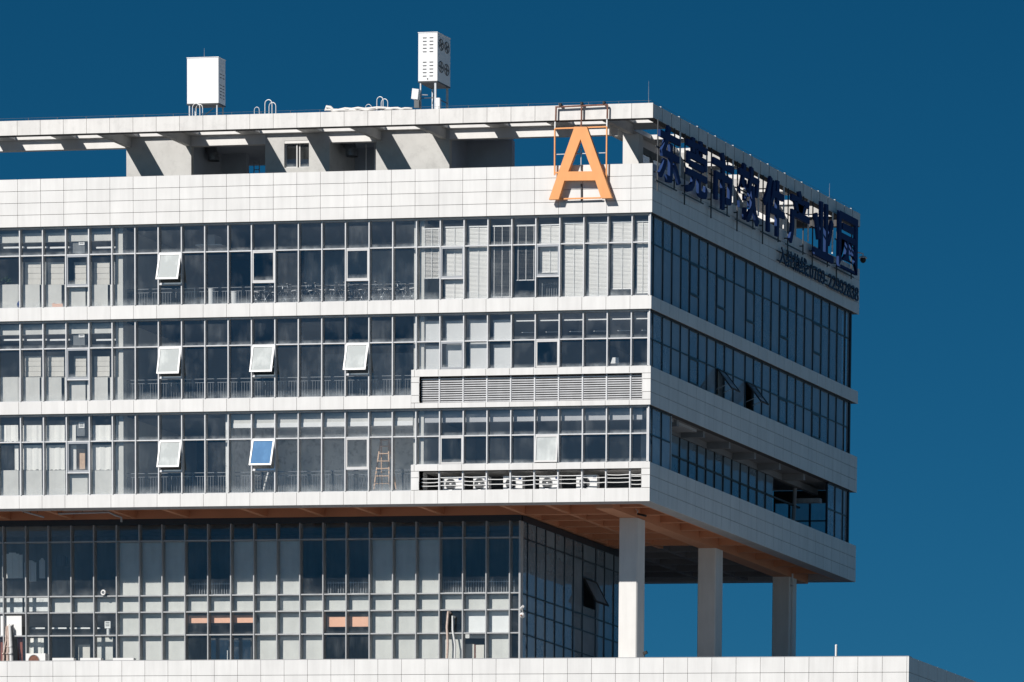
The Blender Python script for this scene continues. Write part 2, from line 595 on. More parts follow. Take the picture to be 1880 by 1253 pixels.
# sparse rails in the lower box
rails = {8: (.83, 1.0, 1.15), 7: (.85, 1.02, 1.2), 6: (.86, 1.03, 1.22), 5: (.88, 1.10), 4: (.84, 1.04, 1.22), 3: (.87, 1.05, 1.22),
         2: (.88, 1.05, 1.22), 1: (.90, 1.12), 0: (.90, 1.08, 1.24), -1: (.80, .98, 1.16, 1.24)}
for k, zz in rails.items():
    xa, xb = max(JX(k + 1) + .03, -11.59), (JX(k) - .03 if k >= 0 else -.44)
    for z in zz:
        sag = random.uniform(0, .03)
        m = MB()
        ptsl = [(xa + (xb - xa) * t, .2, z - sag * math.sin(math.pi * t) + random.uniform(-.004, .004)) for t in (0, .25, .5, .75, 1)]
        for p0, p1 in zip(ptsl[:-1], ptsl[1:]):
            m.bar(p0, p1, .05, .03)
        m.build('louvre_rail', P['white'], B)

# ---- slabs, inner walls
m = MB(); m.box(XL, -.43, .424, DEP - .5, 12.85, 13.25); m.build('roof_slab', P['roomwall'], B)
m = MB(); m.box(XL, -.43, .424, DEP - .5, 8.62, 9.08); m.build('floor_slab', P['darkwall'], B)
m = MB(); m.box(XL, -.43, .424, DEP - .5, 4.36, 4.83); m.build('floor_slab', P['roomwall'], B)
m = MB(); m.box(XL, -.78, .76, 14.4, .46, .56); m.box(-3.2, -.78, 14.4, DEP - .78, .46, .56); m.build('floor_slab', P['orange'], B)
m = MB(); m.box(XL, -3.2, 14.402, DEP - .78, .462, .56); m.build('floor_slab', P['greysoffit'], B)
m = MB(); m.box(XL, -.43, .424, DEP - .5, .565, .585); m.build('floor_finish', P['roomwall'], B)
# plates that carry the glass above the louvre boxes
m = MB(); m.box(-12.0, -.43, .424, 2.1, 5.78, 5.99); m.build('sill_plate', P['roomwall'], B)
m = MB(); m.box(-12.0, -.43, .424, 2.1, 1.55, 1.74); m.build('sill_plate', P['roomwall'], B)
XA, XB = -27.28, -12.1      # the corridor zone lies between
m = MB()
m.box(XL, XL + .2, .5, DEP - .6, .59, 12.84)
m.box(XL, -.6, DEP - .9, DEP - .72, 4.36, 12.84); m.box(XL, -4.2, DEP - .9, DEP - .72, .59, 4.355)
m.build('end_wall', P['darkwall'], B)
for z0, z1 in ((9.09, 12.84), (4.84, 8.61), (.59, 4.35)):
    a = MB(); a.box(XA - .12, XA, .45, 10, z0, z1); a.build('partition_wall', P['greywall'], B)
    a = MB(); a.box(XB, XB + .14, .45, 8, z0, z1); a.build('partition_wall', P['greywall'], B)
    a = MB(); a.box(XL + .2, XA - .13, 5.5, 5.6, z0, z1); a.build('inner_wall', P['roomwall'], B)
    a = MB(); a.box(XB + .15, -6.3, 7.0, 7.1, z0, z1); a.box(-6.3, -6.2, 7.0, DEP - .95, z0, z1); a.build('inner_wall', P['roomwall'], B)
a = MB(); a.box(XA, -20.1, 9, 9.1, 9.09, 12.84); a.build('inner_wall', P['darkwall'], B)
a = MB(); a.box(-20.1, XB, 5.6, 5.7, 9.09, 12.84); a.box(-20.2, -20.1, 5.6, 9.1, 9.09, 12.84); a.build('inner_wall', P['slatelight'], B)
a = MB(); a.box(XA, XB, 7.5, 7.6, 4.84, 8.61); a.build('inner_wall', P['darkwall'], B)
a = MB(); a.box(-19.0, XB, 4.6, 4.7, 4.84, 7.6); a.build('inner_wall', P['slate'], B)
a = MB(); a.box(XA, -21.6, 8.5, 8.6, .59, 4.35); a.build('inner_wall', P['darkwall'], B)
a = MB(); a.box(-21.6, XB, 5.0, 5.1, .59, 4.35); a.box(-21.75, -21.6, .5, 5.1, .59, 4.35); a.build('inner_wall', P['plaster'], B)
a = MB(); a.box(-21.6, XB, .5, 5.0, .59, .61); a.build('floor_finish', P['roomwhite'], B)
a = MB(); a.box(-21.6, XB, .5, 5.0, 4.22, 4.355); a.box(-21.6, XB, 2.2, 2.5, 3.9, 4.22); a.build('room_ceiling', P['roomwhite'], B)
a = MB(); a.box(XB + .15, -.6, .5, 6.9, 4.18, 4.355); a.box(XB + .15, -.6, .46, .66, 3.72, 4.18); a.build('room_ceiling', P['ceil'], B)
a = MB(); a.box(XB + .15, -.6, .5, 6.9, 8.5, 8.61); a.build('room_ceiling', P['ceil'], B)
a = MB(); a.box(XL + .2, XA - .13, .5, 5.4, 12.62, 12.84); a.build('room_ceiling', P['ceil'], B)
a = MB(); a.box(XL + .2, XA - .13, .5, 5.4, 8.45, 8.61); a.build('room_ceiling', P['ceil'], B)
# shallow downstands right behind the glass heads, lit by the sun
for (xa, xb, z0, z1) in ((XL + .25, XA - .15, 12.18, 12.6), (XL + .25, XA - .15, 8.0, 8.44), (-21.5, XB - .02, 3.68, 4.2)):
    a = MB(); a.box(xa, xb, .42, .60, z0, z1); a.build('downstand_beam', P['greywall'], B)
a = MB(); a.box(-21.5, XB - .02, .40, .43, 3.60, 3.80); a.build('ceiling_trim', P['white'], B)
# white inner columns beside the corridor
for u, Y in ((224.5, .55), (777.5, .55)):
    x = onY(u, 500, Y).x
    for z0, z1 in ((9.09, 12.84), (4.84, 8.61), (.59, 4.35)):
        if u > 700: z0 = {9.09: 9.09, 4.84: 6.0, .59: 1.75}[z0]
        a = MB(); a.box(x - .11, x + .11, .40, .8, z0, z1); a.build('inner_column', P['greywall'], B)
a = MB(); a.box(-21.62, -21.40, .40, .75, .59, 4.35); a.build('inner_column', P['greywall'], B)

# ---- front curtain walls
YG = .30
FL = [dict(top=PZ[4], tr=11.53, lo=B2T, lor=B2T, open=(19,), n=5),
      dict(top=B2B, tr=7.30, lo=X1[2], lor=X1[0], open=(19, 15, 11), n=4),
      dict(top=X1[3], tr=3.065, lo=X2[2], lor=X2[0], open=(19, 15, 3), n=3)]
for F in FL:
    m = MB()
    m.box(XL, -.26, .20, .36, F['top'] - .05, F['top'] + .02)
    m.box(XL, BOXL - .01, .20, .36, F['lo'] - .03, F['lo'] + .05)
    m.box(BOXL, -.26, .20, .36, F['lor'] - .03, F['lor'] + .05)
    cw = m.build('curtain_wall', P['metal'], B)
    for k in range(-1, 30):
        xc = JX(k) if k >= 0 else -.22
        lo = F['lor'] if k < 10 and xc > BOXL else F['lo']
        box('mullion', cw, P['metal'], xc - .026, xc + .026, .16, .38, lo + .05, F['top'] - .05)
    for k in range(-1, 30):
        xa, xb = JX(k + 1) + .026, (JX(k) if k >= 0 else -.22) - .026
        right = xa > BOXL - .3
        lo = (F['lor'] if right else F['lo']) + .05
        tr, top = F['tr'], F['top'] - .05
        box('transom', cw, P['metal'], xa, xb, .19, .36, tr - .024, tr + .024)
        box('window_pane', cw, P['pane'], xa, xb, YG - .006, YG + .006, tr + .024, top)
        if k > 0 and k % 4 == 3:
            zb = max(tr - 1.40, lo)
            dark = k in (23, 7) and F['n'] != 3 or k == 23 or (k == 3 and F['n'] == 5)
            sm = P['sashdk'] if dark else P['sash']
            isopen = k in F['open']
            ang = 0.0
            if isopen: ang = R_(random.uniform(13, 17) if F['n'] != 3 or k != 3 else 5)
            zt = tr - .03
            h = (zt - zb) * (.93 if isopen and ang > .1 else 1)
            xm, hw = (xa + xb) / 2, (xb - xa) / 2
            dn_ = Vector((0, -math.sin(ang), -math.cos(ang)))
            nrm = Vector((0, -math.cos(ang), math.sin(ang)))
            hinge = Vector((xm, .22, zt))
            fwid = .075
            m = MB()
            def loc(t, off=0): return hinge + dn_ * t + Vector((off, 0, 0))
            m.obox(loc(fwid / 2), (1, 0, 0), nrm, dn_, hw, .03, fwid / 2)
            m.obox(loc(h - fwid / 2), (1, 0, 0), nrm, dn_, hw, .03, fwid / 2)
            for s in (-1, 1):
                m.obox(loc(h / 2, s * (hw - fwid / 2)), (1, 0, 0), nrm, dn_, fwid / 2, .03, h / 2 - fwid)
            sw = m.build('sash_window', sm, B, tuple(hinge))
            gm = P['pane']
            if isopen: gm = P['whiteglass']
            if isopen and F['n'] == 3 and k == 15: gm = P['skyglass']  # this open sash carries the painted sky reflection
            if k == 11 and F['n'] == 5: gm = P['pane']
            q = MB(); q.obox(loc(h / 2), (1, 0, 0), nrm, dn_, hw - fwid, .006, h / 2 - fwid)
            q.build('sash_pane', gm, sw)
            if isopen and ang > .1:
                st = MB()
                for s in (-1, 1):
                    e = loc(h * .92, s * (hw - .05))
                    st.bar((e.x, .26, zt - h * .72), tuple(e), .02)
                st.bar((xm - hw, .24, zb + .02), (xm + hw, .24, zb + .02), .07, .06)
                st.build('sash_stay', P['metal'], sw)
            if zb - lo > .15:
                box('transom', cw, P['metal'], xa, xb, .19, .40, zb - .05, zb)
                box('window_pane', cw, P['pane'], xa, xb, YG - .006, YG + .006, lo, zb - .05)
        else:
            box('window_pane', cw, P['pane'], xa, xb, YG - .006, YG + .006, lo, tr - .024)
    # bright corner post
    lo = F['lor']
    box('corner_post', B, P['metal'], -.16, -.10, .10, .16, lo - .02, F['top'] + .02)

# ---- side curtain walls
XG = -.24
SFL = [dict(top=PZ[4], tr=11.53, lo=B2T, n=5, sash=(4, 7, 10, 14, 18), op=()),
       dict(top=B2B, tr=7.30, lo=X1[0], n=4, sash=(4, 14, 18), op=(7, 10)),
       dict(top=X1[3], tr=3.065, lo=X2[0], n=3, sash=(), op=())]
LG0, LG1 = SM[2] + .05, SM[20] - .1       # loggia of the lowest storey: open between these
for F in SFL:
    edges = [.22] + SM + [GEND]
    m = MB()
    spans = [(.37, GEND)] if F['n'] != 3 else [(.37, SM[2]), (SM[20], GEND)]
    for a, b in spans:
        m.box(-.30, -.16, a, b, F['top'] - .05, F['top'] + .02)
        m.box(-.30, -.16, a, b, F['lo'] - .03, F['lo'] + .04)
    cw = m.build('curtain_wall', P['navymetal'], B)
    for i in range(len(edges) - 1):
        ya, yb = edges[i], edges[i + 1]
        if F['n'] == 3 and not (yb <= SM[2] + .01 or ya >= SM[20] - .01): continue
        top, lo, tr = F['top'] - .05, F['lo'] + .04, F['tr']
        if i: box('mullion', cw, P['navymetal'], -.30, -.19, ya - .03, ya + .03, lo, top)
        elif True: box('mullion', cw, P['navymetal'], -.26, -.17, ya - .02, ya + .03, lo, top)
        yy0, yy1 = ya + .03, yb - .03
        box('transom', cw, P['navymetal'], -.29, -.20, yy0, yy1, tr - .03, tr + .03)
        box('window_pane', cw, P['paneside'], XG - .006, XG + .006, yy0, yy1, tr + .03, top)
        mi = i - 1
        if mi in F['sash'] and F['n'] != 3:
            zb = max(tr - 1.46, lo + .02)
            m = MB()
            m.box(-.27, -.185, yy0, yy1, tr - .11, tr - .035); m.box(-.27, -.185, yy0, yy1, zb, zb + .10)
            m.box(-.27, -.185, yy0, yy0 + .035, zb + .10, tr - .11); m.box(-.27, -.185, yy1 - .035, yy1, zb + .10, tr - .11)
            sw = m.build('sash_window', P['navymetal'], B)
            box('sash_pane', sw, P['paneside'], -.235, -.225, yy0 + .035, yy1 - .035, zb + .10, tr - .11)
            if zb - lo > .2:
                box('window_pane', cw, P['paneside'], XG - .006, XG + .006, yy0, yy1, lo, zb)
        elif mi in F['op']:
            h = tr - lo - .06
            ang = R_(40)
            dn_ = Vector((math.sin(ang), 0, -math.cos(ang))); nrm = Vector((math.cos(ang), 0, math.sin(ang)))
            hinge = Vector((-.16, (yy0 + yy1) / 2, tr - .03)); hw = (yy1 - yy0) / 2
            m = MB()
            def loc2(t, off=0): return hinge + dn_ * t + Vector((0, off, 0))
            m.obox(loc2(.035), (0, 1, 0), nrm, dn_, hw, .03, .035); m.obox(loc2(h - .035), (0, 1, 0), nrm, dn_, hw, .03, .035)
            for s in (-1, 1): m.obox(loc2(h / 2, s * (hw - .035)), (0, 1, 0), nrm, dn_, .035, .03, h / 2 - .07)
            sw = m.build('sash_window', P['darksteel'], B, tuple(hinge))
            q = MB(); q.obox(loc2(h / 2), (0, 1, 0), nrm, dn_, hw - .07, .006, h / 2 - .07)
            q.build('sash_pane', P['paneside'], sw)
            for s in (-1, 1):
                st = MB()
                e = loc2(h * .75, s * (hw - .05)); st.bar((-.2, e.y, tr - h * .8), tuple(e), .025)
                st.build('sash_stay', P['steel'], sw)
        else:
            box('window_pane', cw, P['paneside'], XG - .006, XG + .006, yy0, yy1, lo, tr - .03)
    # rear end post
    ylast = GEND
    box('corner_post', B, P['navymetal'], -.34, -.14, ylast, ylast + .10, F['lo'] - .02, F['top'] + .02)
# inner blinds hanging close behind some side panes read as paler strips
for z0, z1, lst in ((9.25, 12.6, (1, 2, 3, 6, 7, 8, 12, 14, 15, 17, 19, 20, 21)), (6.15, 8.4, (2, 4, 8, 9, 12, 15, 16, 18, 20, 22))):
    for ci, i in enumerate(lst):
        ya, yb = SM[i] + .08, SM[i] + random.uniform(.45, .8)
        m = MB(); n = 7
        ys = [ya + (yb - ya) * t / n for t in range(n + 1)]
        for t in range(n):
            off = .05 * (t % 2)
            m.obox((-.55 - off, (ys[t] + ys[t + 1]) / 2, (z0 + z1) / 2), (0, 1, 0), (1, 0, 0), (0, 0, 1), (ys[1] - ys[0]) / 2 + .005, .012, (z1 - z0) / 2)
        o = m.build('curtain', P['shade'], None)
        tag(o, ORD[ci] + ' pale curtain from the corner behind the ' + ('top' if z0 > 9 else 'middle') + ' side storey glass', 'curtain',
            'curtains behind the side glass of the ' + ('top' if z0 > 9 else 'middle') + ' storey')

# ---- loggia of the lowest side storey
zc = X1[3]
m = MB()
m.box(-1.6, -.424, LG0, LG1, X1[3] - .02 + .03, X1[3] + .06)
m.build('loggia_ceiling', P['loggia'], B)
yb_ = LG0 + 1.2
while yb_ < LG1 - .3:
    box('loggia_beam', B, P['loggia'], -1.55, -.43, yb_, yb_ + .22, X1[3] - .28, X1[3] + .008)
    yb_ += 3.15
box('loggia_beam', B, P['loggia'], -1.80, -1.56, LG0, LG1 + 2.2, X1[3] - .28, X1[3] + .008)
m = MB(); m.box(-1.7, -.43, LG0, LG1, .60, .64); m.build('loggia_floor', P['roomwall'], B)
m = MB()
m.box(-1.7, -.20, LG0 - .03, LG0 + .07, .6, X1[3])
m.build('loggia_end_frame', P['sashdk'], B)
m = MB()
m.box(-1.72, -1.6, LG0 + .1, LG1, X1[3] - 1.25, X1[3] - 1.17); m.box(-1.72, -1.6, LG0 + .1, LG1, .64, .74)
m.box(-1.72, -1.6, LG0 + .1, LG1, 2.05, 2.13)
cw = m.build('curtain_wall', P['darksteel'], B)
yy = LG0 + .12
while yy < LG1 - 3.5:
    box('mullion', cw, P['darksteel'], -1.73, -1.60, yy - .035, yy + .035, .64, X1[3] - .28)
    box('window_pane', cw, P['paneside'], -1.67, -1.65, yy + .035, yy + 1.03, .74, 2.05)
    box('window_pane', cw, P['paneside'], -1.67, -1.65, yy + .035, yy + 1.03, 2.13, X1[3] - 1.25)
    box('window_pane', cw, P['paneside'], -1.67, -1.65, yy + .035, yy + 1.03, X1[3] - 1.17, X1[3] - .29)
    yy += 1.065
# far end: open bay with a dark lintel, sky seen through the rear opening
yS = LG1 - .1
m = MB(); m.box(-4.1, -.3, DEP - .85, DEP - .75, 3.7, 4.3); m.build('lintel', P['darksteel'], B)
m = MB()
for x in (-4.1, -3.3, -2.2, -1.1, -.36): m.box(x, x + .09, DEP - .85, DEP - .76, .62, 3.7)
m.box(-4.1, -.3, DEP - .84, DEP - .77, 1.75, 1.83); m.box(-4.1, -.3, DEP - .84, DEP - .77, 2.82, 2.88)
ws = m.build('window_screen', P['darksteel'], B)
for x0_, x1_ in ((-4.01, -3.3), (-3.21, -2.2), (-2.11, -1.1), (-1.01, -.36)):
    for z0_, z1_ in ((.62, 1.75), (1.83, 2.82), (2.88, 3.7)):
        box('pane', ws, P['paneside'], x0_, x1_, DEP - .81, DEP - .80, z0_, z1_)
m = MB(); m.box(-1.8, -.5, yS - .1, yS + .2, 3.30, 3.50); m.build('loggia_duct', P['steel'], B)
m = MB(); m.tube([(-1.75, yS - .6, .64), (-1.60, yS - .6, 3.9)], .10, 8); m.build('loggia_pipe', P['loggia'], B, smooth=True)

# ---- underside of the overhang: rim and beams
m = MB()
m.box(XL, -PT_ - .004, PT_ + .004, .75, 0.004, .45); m.box(-.75, -PT_ - .004, .754, DEP - .04, 0.004, .45)
m.box(XL, -.754, DEP - .75, DEP - .04, 0.004, .45)
m.build('soffit_rim', P['rim'], B)
m = MB(); m.box(XL, -.76, .754, .86, .012, .44); m.build('soffit_edge_strip', P['orange'], B)
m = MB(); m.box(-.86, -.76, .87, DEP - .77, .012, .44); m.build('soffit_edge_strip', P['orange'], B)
LGX = -7.95
beamy = [3.45, 5.35, 7.3, 9.4, 11.3, 13.2, 15.3, 17.4, 19.5, 21.6, 23.6]
for u in (-30, 86, 202, 300, 443, 550, 653, 770, 920, 1003):
    x = onY(u, 940, .9).x
    box('soffit_beam', B, P['orange'], x - .13, x + .13, .87, 14.38, .02, .455)
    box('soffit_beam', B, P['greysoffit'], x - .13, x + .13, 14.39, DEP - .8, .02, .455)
for y in beamy:
    x1 = -3.2
    main = y in (3.45, 13.2, 21.6)
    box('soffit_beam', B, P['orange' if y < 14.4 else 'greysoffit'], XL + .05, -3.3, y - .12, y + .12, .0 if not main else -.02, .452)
# beam on the line of the columns and short beams from it to the side rim
box('main_beam', B, P['orange'], -3.08, -2.22, .88, DEP - .78, -.16, .45)
yy = 1.9
while yy < DEP - 1.2:
    box('cantilever_beam', B, P['orange'], -2.215, -.865, yy - .11, yy + .11, .03, .453)
    yy += 2.35

# ---- columns
for y in (3.7, 13.15, 22.6):
    m = MB(); c = .05
    x0, x1, y0, y1 = -3.12, -2.18, y, y + .92
    m.prism([(x0 + c, y0), (x1 - c, y0), (x1, y0 + c), (x1, y1 - c), (x1 - c, y1), (x0 + c, y1), (x0, y1 - c), (x0, y0 + c)], 'z', -8.4, -.165)
    m.build('column', P['column'], B)

# ---- set-back lower storey
YL = 3.4
LJ = [LGX] + [-8.47 - 1.2 * k for k in range(25)]
LZ = [-.16, -1.05, -3.57, -4.33, -5.39, -7.9]
m = MB()
m.box(LJ[-1], LGX, YL - .06, YL + .08, -.30, -.02); m.box(LJ[-1], LGX, YL - .06, YL + .08, -8.0, -7.85)
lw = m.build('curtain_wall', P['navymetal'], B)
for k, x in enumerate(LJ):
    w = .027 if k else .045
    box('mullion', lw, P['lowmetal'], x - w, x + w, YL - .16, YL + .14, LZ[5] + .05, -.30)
LSM = [4.08, 5.08, 6.15, 7.25, 8.33, 9.38, 10.47, 12.02, 13.07, 14.18, 15.2]
hole = {(23, 3)}      # bay whose pane is replaced by a board
for k in range(len(LJ) - 1):
    xa, xb = LJ[k + 1] + .03, LJ[k] - (.03 if k else .05)
    for r in range(5):
        z1, z0 = LZ[r] - (.14 if r == 0 else .028), LZ[r + 1] + (.028 if r < 4 else .05)
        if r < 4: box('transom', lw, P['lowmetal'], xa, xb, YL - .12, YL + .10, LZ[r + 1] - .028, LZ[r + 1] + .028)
        if k == 23 - 1 and r == 3: continue
        box('curtain_pane', lw, P['panelow'], xa, xb, YL - .006, YL + .006, z0, z1)
# side of the lower storey
m = MB()
m.box(LGX - .08, LGX + .06, YL + .09, LSM[-1], -.30, -.02)
sw_ = m.build('curtain_wall', P['navymetal'], B)
ed = [YL + .06] + LSM
for i in range(len(ed) - 1):
    ya, yb = ed[i] + .03, ed[i + 1] - .03
    box('mullion', sw_, P['navymetal'], LGX - .05, LGX + .05, ed[i + 1] - .03, ed[i + 1] + .03, LZ[5] + .05, -.30)
    for r in range(5):
        z1, z0 = LZ[r] - (.14 if r == 0 else .028), LZ[r + 1] + (.028 if r < 4 else .05)
        if r < 4: box('transom', sw_, P['navymetal'], LGX - .04, LGX + .04, ya, yb, LZ[r + 1] - .028, LZ[r + 1] + .028)
        if i == 7 and r == 1:
            h = 1.3; ang = R_(30)
            dn_ = Vector((math.sin(ang), 0, -math.cos(ang))); nrm = Vector((math.cos(ang), 0, math.sin(ang)))
            hg = Vector((LGX + .08, (ya + yb) / 2, z1 - .8)); hw = (yb - ya) / 2
            q = MB()
            def l3(t, off=0): return hg + dn_ * t + Vector((0, off, 0))
            q.obox(l3(.04), (0, 1, 0), nrm, dn_, hw, .03, .04); q.obox(l3(h - .04), (0, 1, 0), nrm, dn_, hw, .03, .04)
            for s in (-1, 1): q.obox(l3(h / 2, s * (hw - .04)), (0, 1, 0), nrm, dn_, .04, .03, h / 2 - .08)
            so = q.build('sash_window', P['darksteel'], B, tuple(hg))
            q = MB(); q.obox(l3(h / 2), (0, 1, 0), nrm, dn_, hw - .08, .006, h / 2 - .08); q.build('sash_pane', P['paneside'], so)
            box('curtain_pane', sw_, P['paneside'], LGX - .006, LGX + .006, ya, yb, z1 - .74, z1)
            box('transom', sw_, P['navymetal'], LGX - .04, LGX + .04, ya, yb, z1 - .80, z1 - .74)
            box('curtain_pane', sw_, P['paneside'], LGX - .006, LGX + .006, ya, yb, z0, z1 - 2.1)
        else:
            box('curtain_pane', sw_, P['paneside'], LGX - .006, LGX + .006, ya, yb, z0, z1)
# inside of the lower storey
m = MB()
m.box(LJ[-1] - 5, LGX - .4, 8.5, 8.6, -7.9, 0); m.box(LJ[-1] - 5, LJ[-1] - 4.9, YL + .1, 8.5, -7.9, 0); m.box(-11.5, -11.4, 8.6, LSM[-1], -7.9, 0); m.box(-11.4, LGX, LSM[-1] - .1, LSM[-1], -7.9, -.1)
m.build('inner_wall', P['slate'], B)
m = MB(); m.box(LJ[-1] - 5, LGX - .1, YL + .55, 15.1, -4.25, -3.75); m.build('floor_slab', P['roomwall'], B)
m = MB(); m.box(LJ[-1] - 5, LGX - .1, YL + .3, 15.0, -.04, -.01); m.build('room_ceiling', P['slate'], B)
m = MB(); m.box(LJ[-1], LGX - .1, YL + .1, 15.1, -8.0, -7.95); m.build('floor_finish', P['roomwall'], B)
# boards behind the glass: (column index from the corner, rows)
YB = YL + .15
px_l = [956, 935, 891.6, 848.2, 805, 762.2, 719, 676.4, 633.8, 591.5, 548.6, 506.3, 463.1, 420.8, 378.6, 336.3, 294.3, 252.4, 210.4, 168.5, 126.2, 84.2, 42.3, 0, -42]
tall = {4, 5, 6, 10, 11, 12, 15, 16, 17}
row3 = {1, 2, 4, 5, 6, 9, 10, 11, 15, 16, 17}
row4 = {1, 3, 4, 5, 6, 9, 10, 11, 15, 16, 17}
for k in range(1, 23):
    xa, xb = LJ[k + 1], LJ[k]
    def brd(z0, z1, x0=xa, x1=xb, y=YB, mt=P['greywall']):
        box('infill_board', B, mt, x0 + .004, x1 - .004, y, y + .04, z0, z1)
    if k in tall: brd(LZ[2] + .02, LZ[1] - .02)
    if k < 21: brd(LZ[3] + .02, LZ[2] - .02)
    if k in row3: brd(LZ[4] + .02, LZ[3] - .02, mt=P['white'] if k in (1, 2) else P['greywall'])
    if k in row4: brd(LZ[5] + .06, LZ[4] - .02)

# ================================================================ roof canopy
fas = MB()
fas.box(XL, -PT_ - .002, PT_ + .002, .40, ZFB + .01, ZFT - .012)
fas.box(-.40, -PT_ - .002, .402, DEP - .03, ZFB + .01, ZFT - .012)
fas.box(XL, -.402, DEP - .40, DEP - .032, ZFB + .01, ZFT - .012)
fas = fas.build('roof_fascia', P['joint'], B)
front_panels('fascia_panel', fas, P['fascia'], ZFB, ZFT)
side_panels('fascia_panel', fas, P['fascia'], ZFB, ZFT, .035)
YBM = 3.30
SL0, SL1 = 17.38, 17.59
YR = 3.08
open_px = (-86, 26, 138, 251, 363, 476, 589, 705, 820, 932, 1049)
opens = [(onY(u, 256, 2.95).x, onY(u, 256, 2.95).x + 2.15) for u in open_px]
opens.append((opens[-1][1] + .95, opens[-1][1] + 2.1))
m = MB()
m.box(XL, -.402, YR, YBM + .3, SL0, SL1)
m.box(XL, -.402, .402, .47, SL0, SL1)
xs = [XL] + [v for o in opens for v in o] + [-.402]
for i in range(0, len(xs), 2):
    if xs[i + 1] > xs[i]: m.box(xs[i], xs[i + 1], .47, YR, SL0, SL1)
# along the side
m.box(-3.6, -2.95, YBM + .3, DEP - .402, SL0, SL1)
y = YBM + .3
while y < DEP - 3:
    m.box(-2.95, -.402, y, y + .95, SL0, SL1)
    y += 3.1
m.box(-2.95, -.402, y, DEP - .402, SL0, SL1)
m.box(XL, -3.6, DEP - 1.6, DEP - .402, SL0, SL1)
m.build('canopy_slab', P['column'], B)
m = MB()
m.box(XL, -3.6, YBM, YBM + .3, ZFB, SL0 - .004)
m.build('canopy_beam', P['column'], B)
m = MB(); m.box(-3.6, -3.3, YBM + .302, DEP - .5, ZFB, SL0 - .004); m.build('canopy_beam', P['column'], B)
m = MB(); m.box(XL, -3.6, DEP - 1.9, DEP - 1.6, ZFB, SL0 - .004); m.build('canopy_beam', P['column'], B)
for u0, u1 in ((232, 241), (341, 350), (692, 701), (811, 820), (1152, 1163), (-225, -215)):
    x0, x1 = onY(u0, 270, YBM).x, onY(u1, 270, YBM).x
    box('canopy_cross_beam', B, P['concrete'], x0, x1, .402, YBM - .002, ZFB + .004, SL0 - .004)
PILY = (3.3, 9.6, 15.9, 22.2)
for y in PILY[1:]:
    box('canopy_cross_beam', B, P['concrete'], -3.298, -.402, y + .1, y + .4, ZFB + .004, SL0 - .004)
cx0, cx1 = onY(1143.5, 275, 3.28).x, onY(1172.5, 275, 3.28).x
for y in PILY:
    box('roof_pillar', B, P['column'], cx0, cx1, y - .02, y + .5, 13.0, ZFB - .004)

# ---- rooftop rooms
ROOF = P['concrete']
def room_wall(u0, u1, Y, z1=SL0 - .006):
    x0, x1 = onY(u0, 290, Y).x, onY(u1, 290, Y).x
    return x0, x1
blocks = []
for u0, u1 in ((232, 351), (487, 605), (690, 825)):
    x0, x1 = room_wall(u0, u1, YBM - .015)
    blocks.append((x0, x1))
    m = MB()
    if u0 == 487:
        wx0, wx1, wz0, wz1 = rect(522, 567.5, 258.5, 308, YBM)
        y0, y1 = YBM - .015, 9.0
        m.box(x0, wx0, y0, YBM + .3, 13.0, SL0 - .006); m.box(wx1, x1, y0, YBM + .3, 13.0, SL0 - .006)
        m.box(wx0, wx1, y0, YBM + .3, 13.0, wz0); m.box(wx0, wx1, y0, YBM + .3, wz1, SL0 - .006)
        m.box(x0, x0 + .2, YBM + .3, y1, 13.0, SL0 - .006); m.box(x1 - .2, x1, YBM + .3, y1, 13.0, SL0 - .006)
        m.box(x0 + .2, x1 - .2, y1 - .2, y1, 13.0, SL0 - .006)
        dk = MB(); dk.box(x0 + .21, x1 - .21, YBM + 1.5, YBM + 1.55, 13.3, 17.2); dk.build('inner_wall', P['darkwall'], B)
        w = MB(); f = .06; xm = (wx0 + wx1) / 2
        yy0, yy1 = YBM + .10, YBM + .16
        for a, b in ((wx0, xm - .01), (xm + .05, wx1)):
            dy = 0 if a == wx0 else .05
            w.box(a, b, yy0 + dy, yy1 + dy, wz0, wz0 + f); w.box(a, b, yy0 + dy, yy1 + dy, wz1 - f - .06, wz1 - .06)
            w.box(a, a + f, yy0 + dy, yy1 + dy, wz0 + f, wz1 - f - .06); w.box(b - f, b, yy0 + dy, yy1 + dy, wz0 + f, wz1 - f - .06)
        wo_ = w.build('rooftop_window', P['sash'], B)
        for a, b, dy in ((wx0 + f, xm - .01 - f, 0), (xm + .05 + f, wx1 - f, .05)):
            box('pane', wo_, P['pane'], a, b, yy0 + dy + .02, yy0 + dy + .03, wz0 + f, wz1 - f - .06)
    else:
        m.box(x0, x1, YBM - .015, YBM + .25, 13.0, SL0 - .006)
        bd = MB(); bd.box(x0 + .02, x1 - .004, YBM + .252, 9.0, 13.0, SL0 - .01); bd.build('rooftop_room', P['recess'], B)  # room body behind the front wall, shade included in its colour
    m.build('rooftop_room_wall', ROOF, B)
for u0, u1, Y in ((340, 452, 6.5), (600, 700, 6.0), (815, 940, 5.2)):
    x0, x1 = onY(u0, 290, Y).x, onY(u1, 290, Y).x
    m = MB(); m.box(x0, x1, Y, Y + .3, 13.0, 17.2); m.build('rooftop_room', P['recess'], B)
m = MB(); m.box(blocks[0][0] - .1, blocks[2][1] + .1, YBM + .31, 9.3, 17.2, SL0 - .008); m.box(blocks[2][1] + .1, onY(938, 290, 5.2).x, YBM + .31, 5.5, 17.2, SL0 - .008)
m.build('rooftop_roof', P['recess'], B)
m = MB(); m.box(XL, -.45, .45, DEP - .5, 13.25, 13.3); m.build('roof_deck', P['deck'], B)
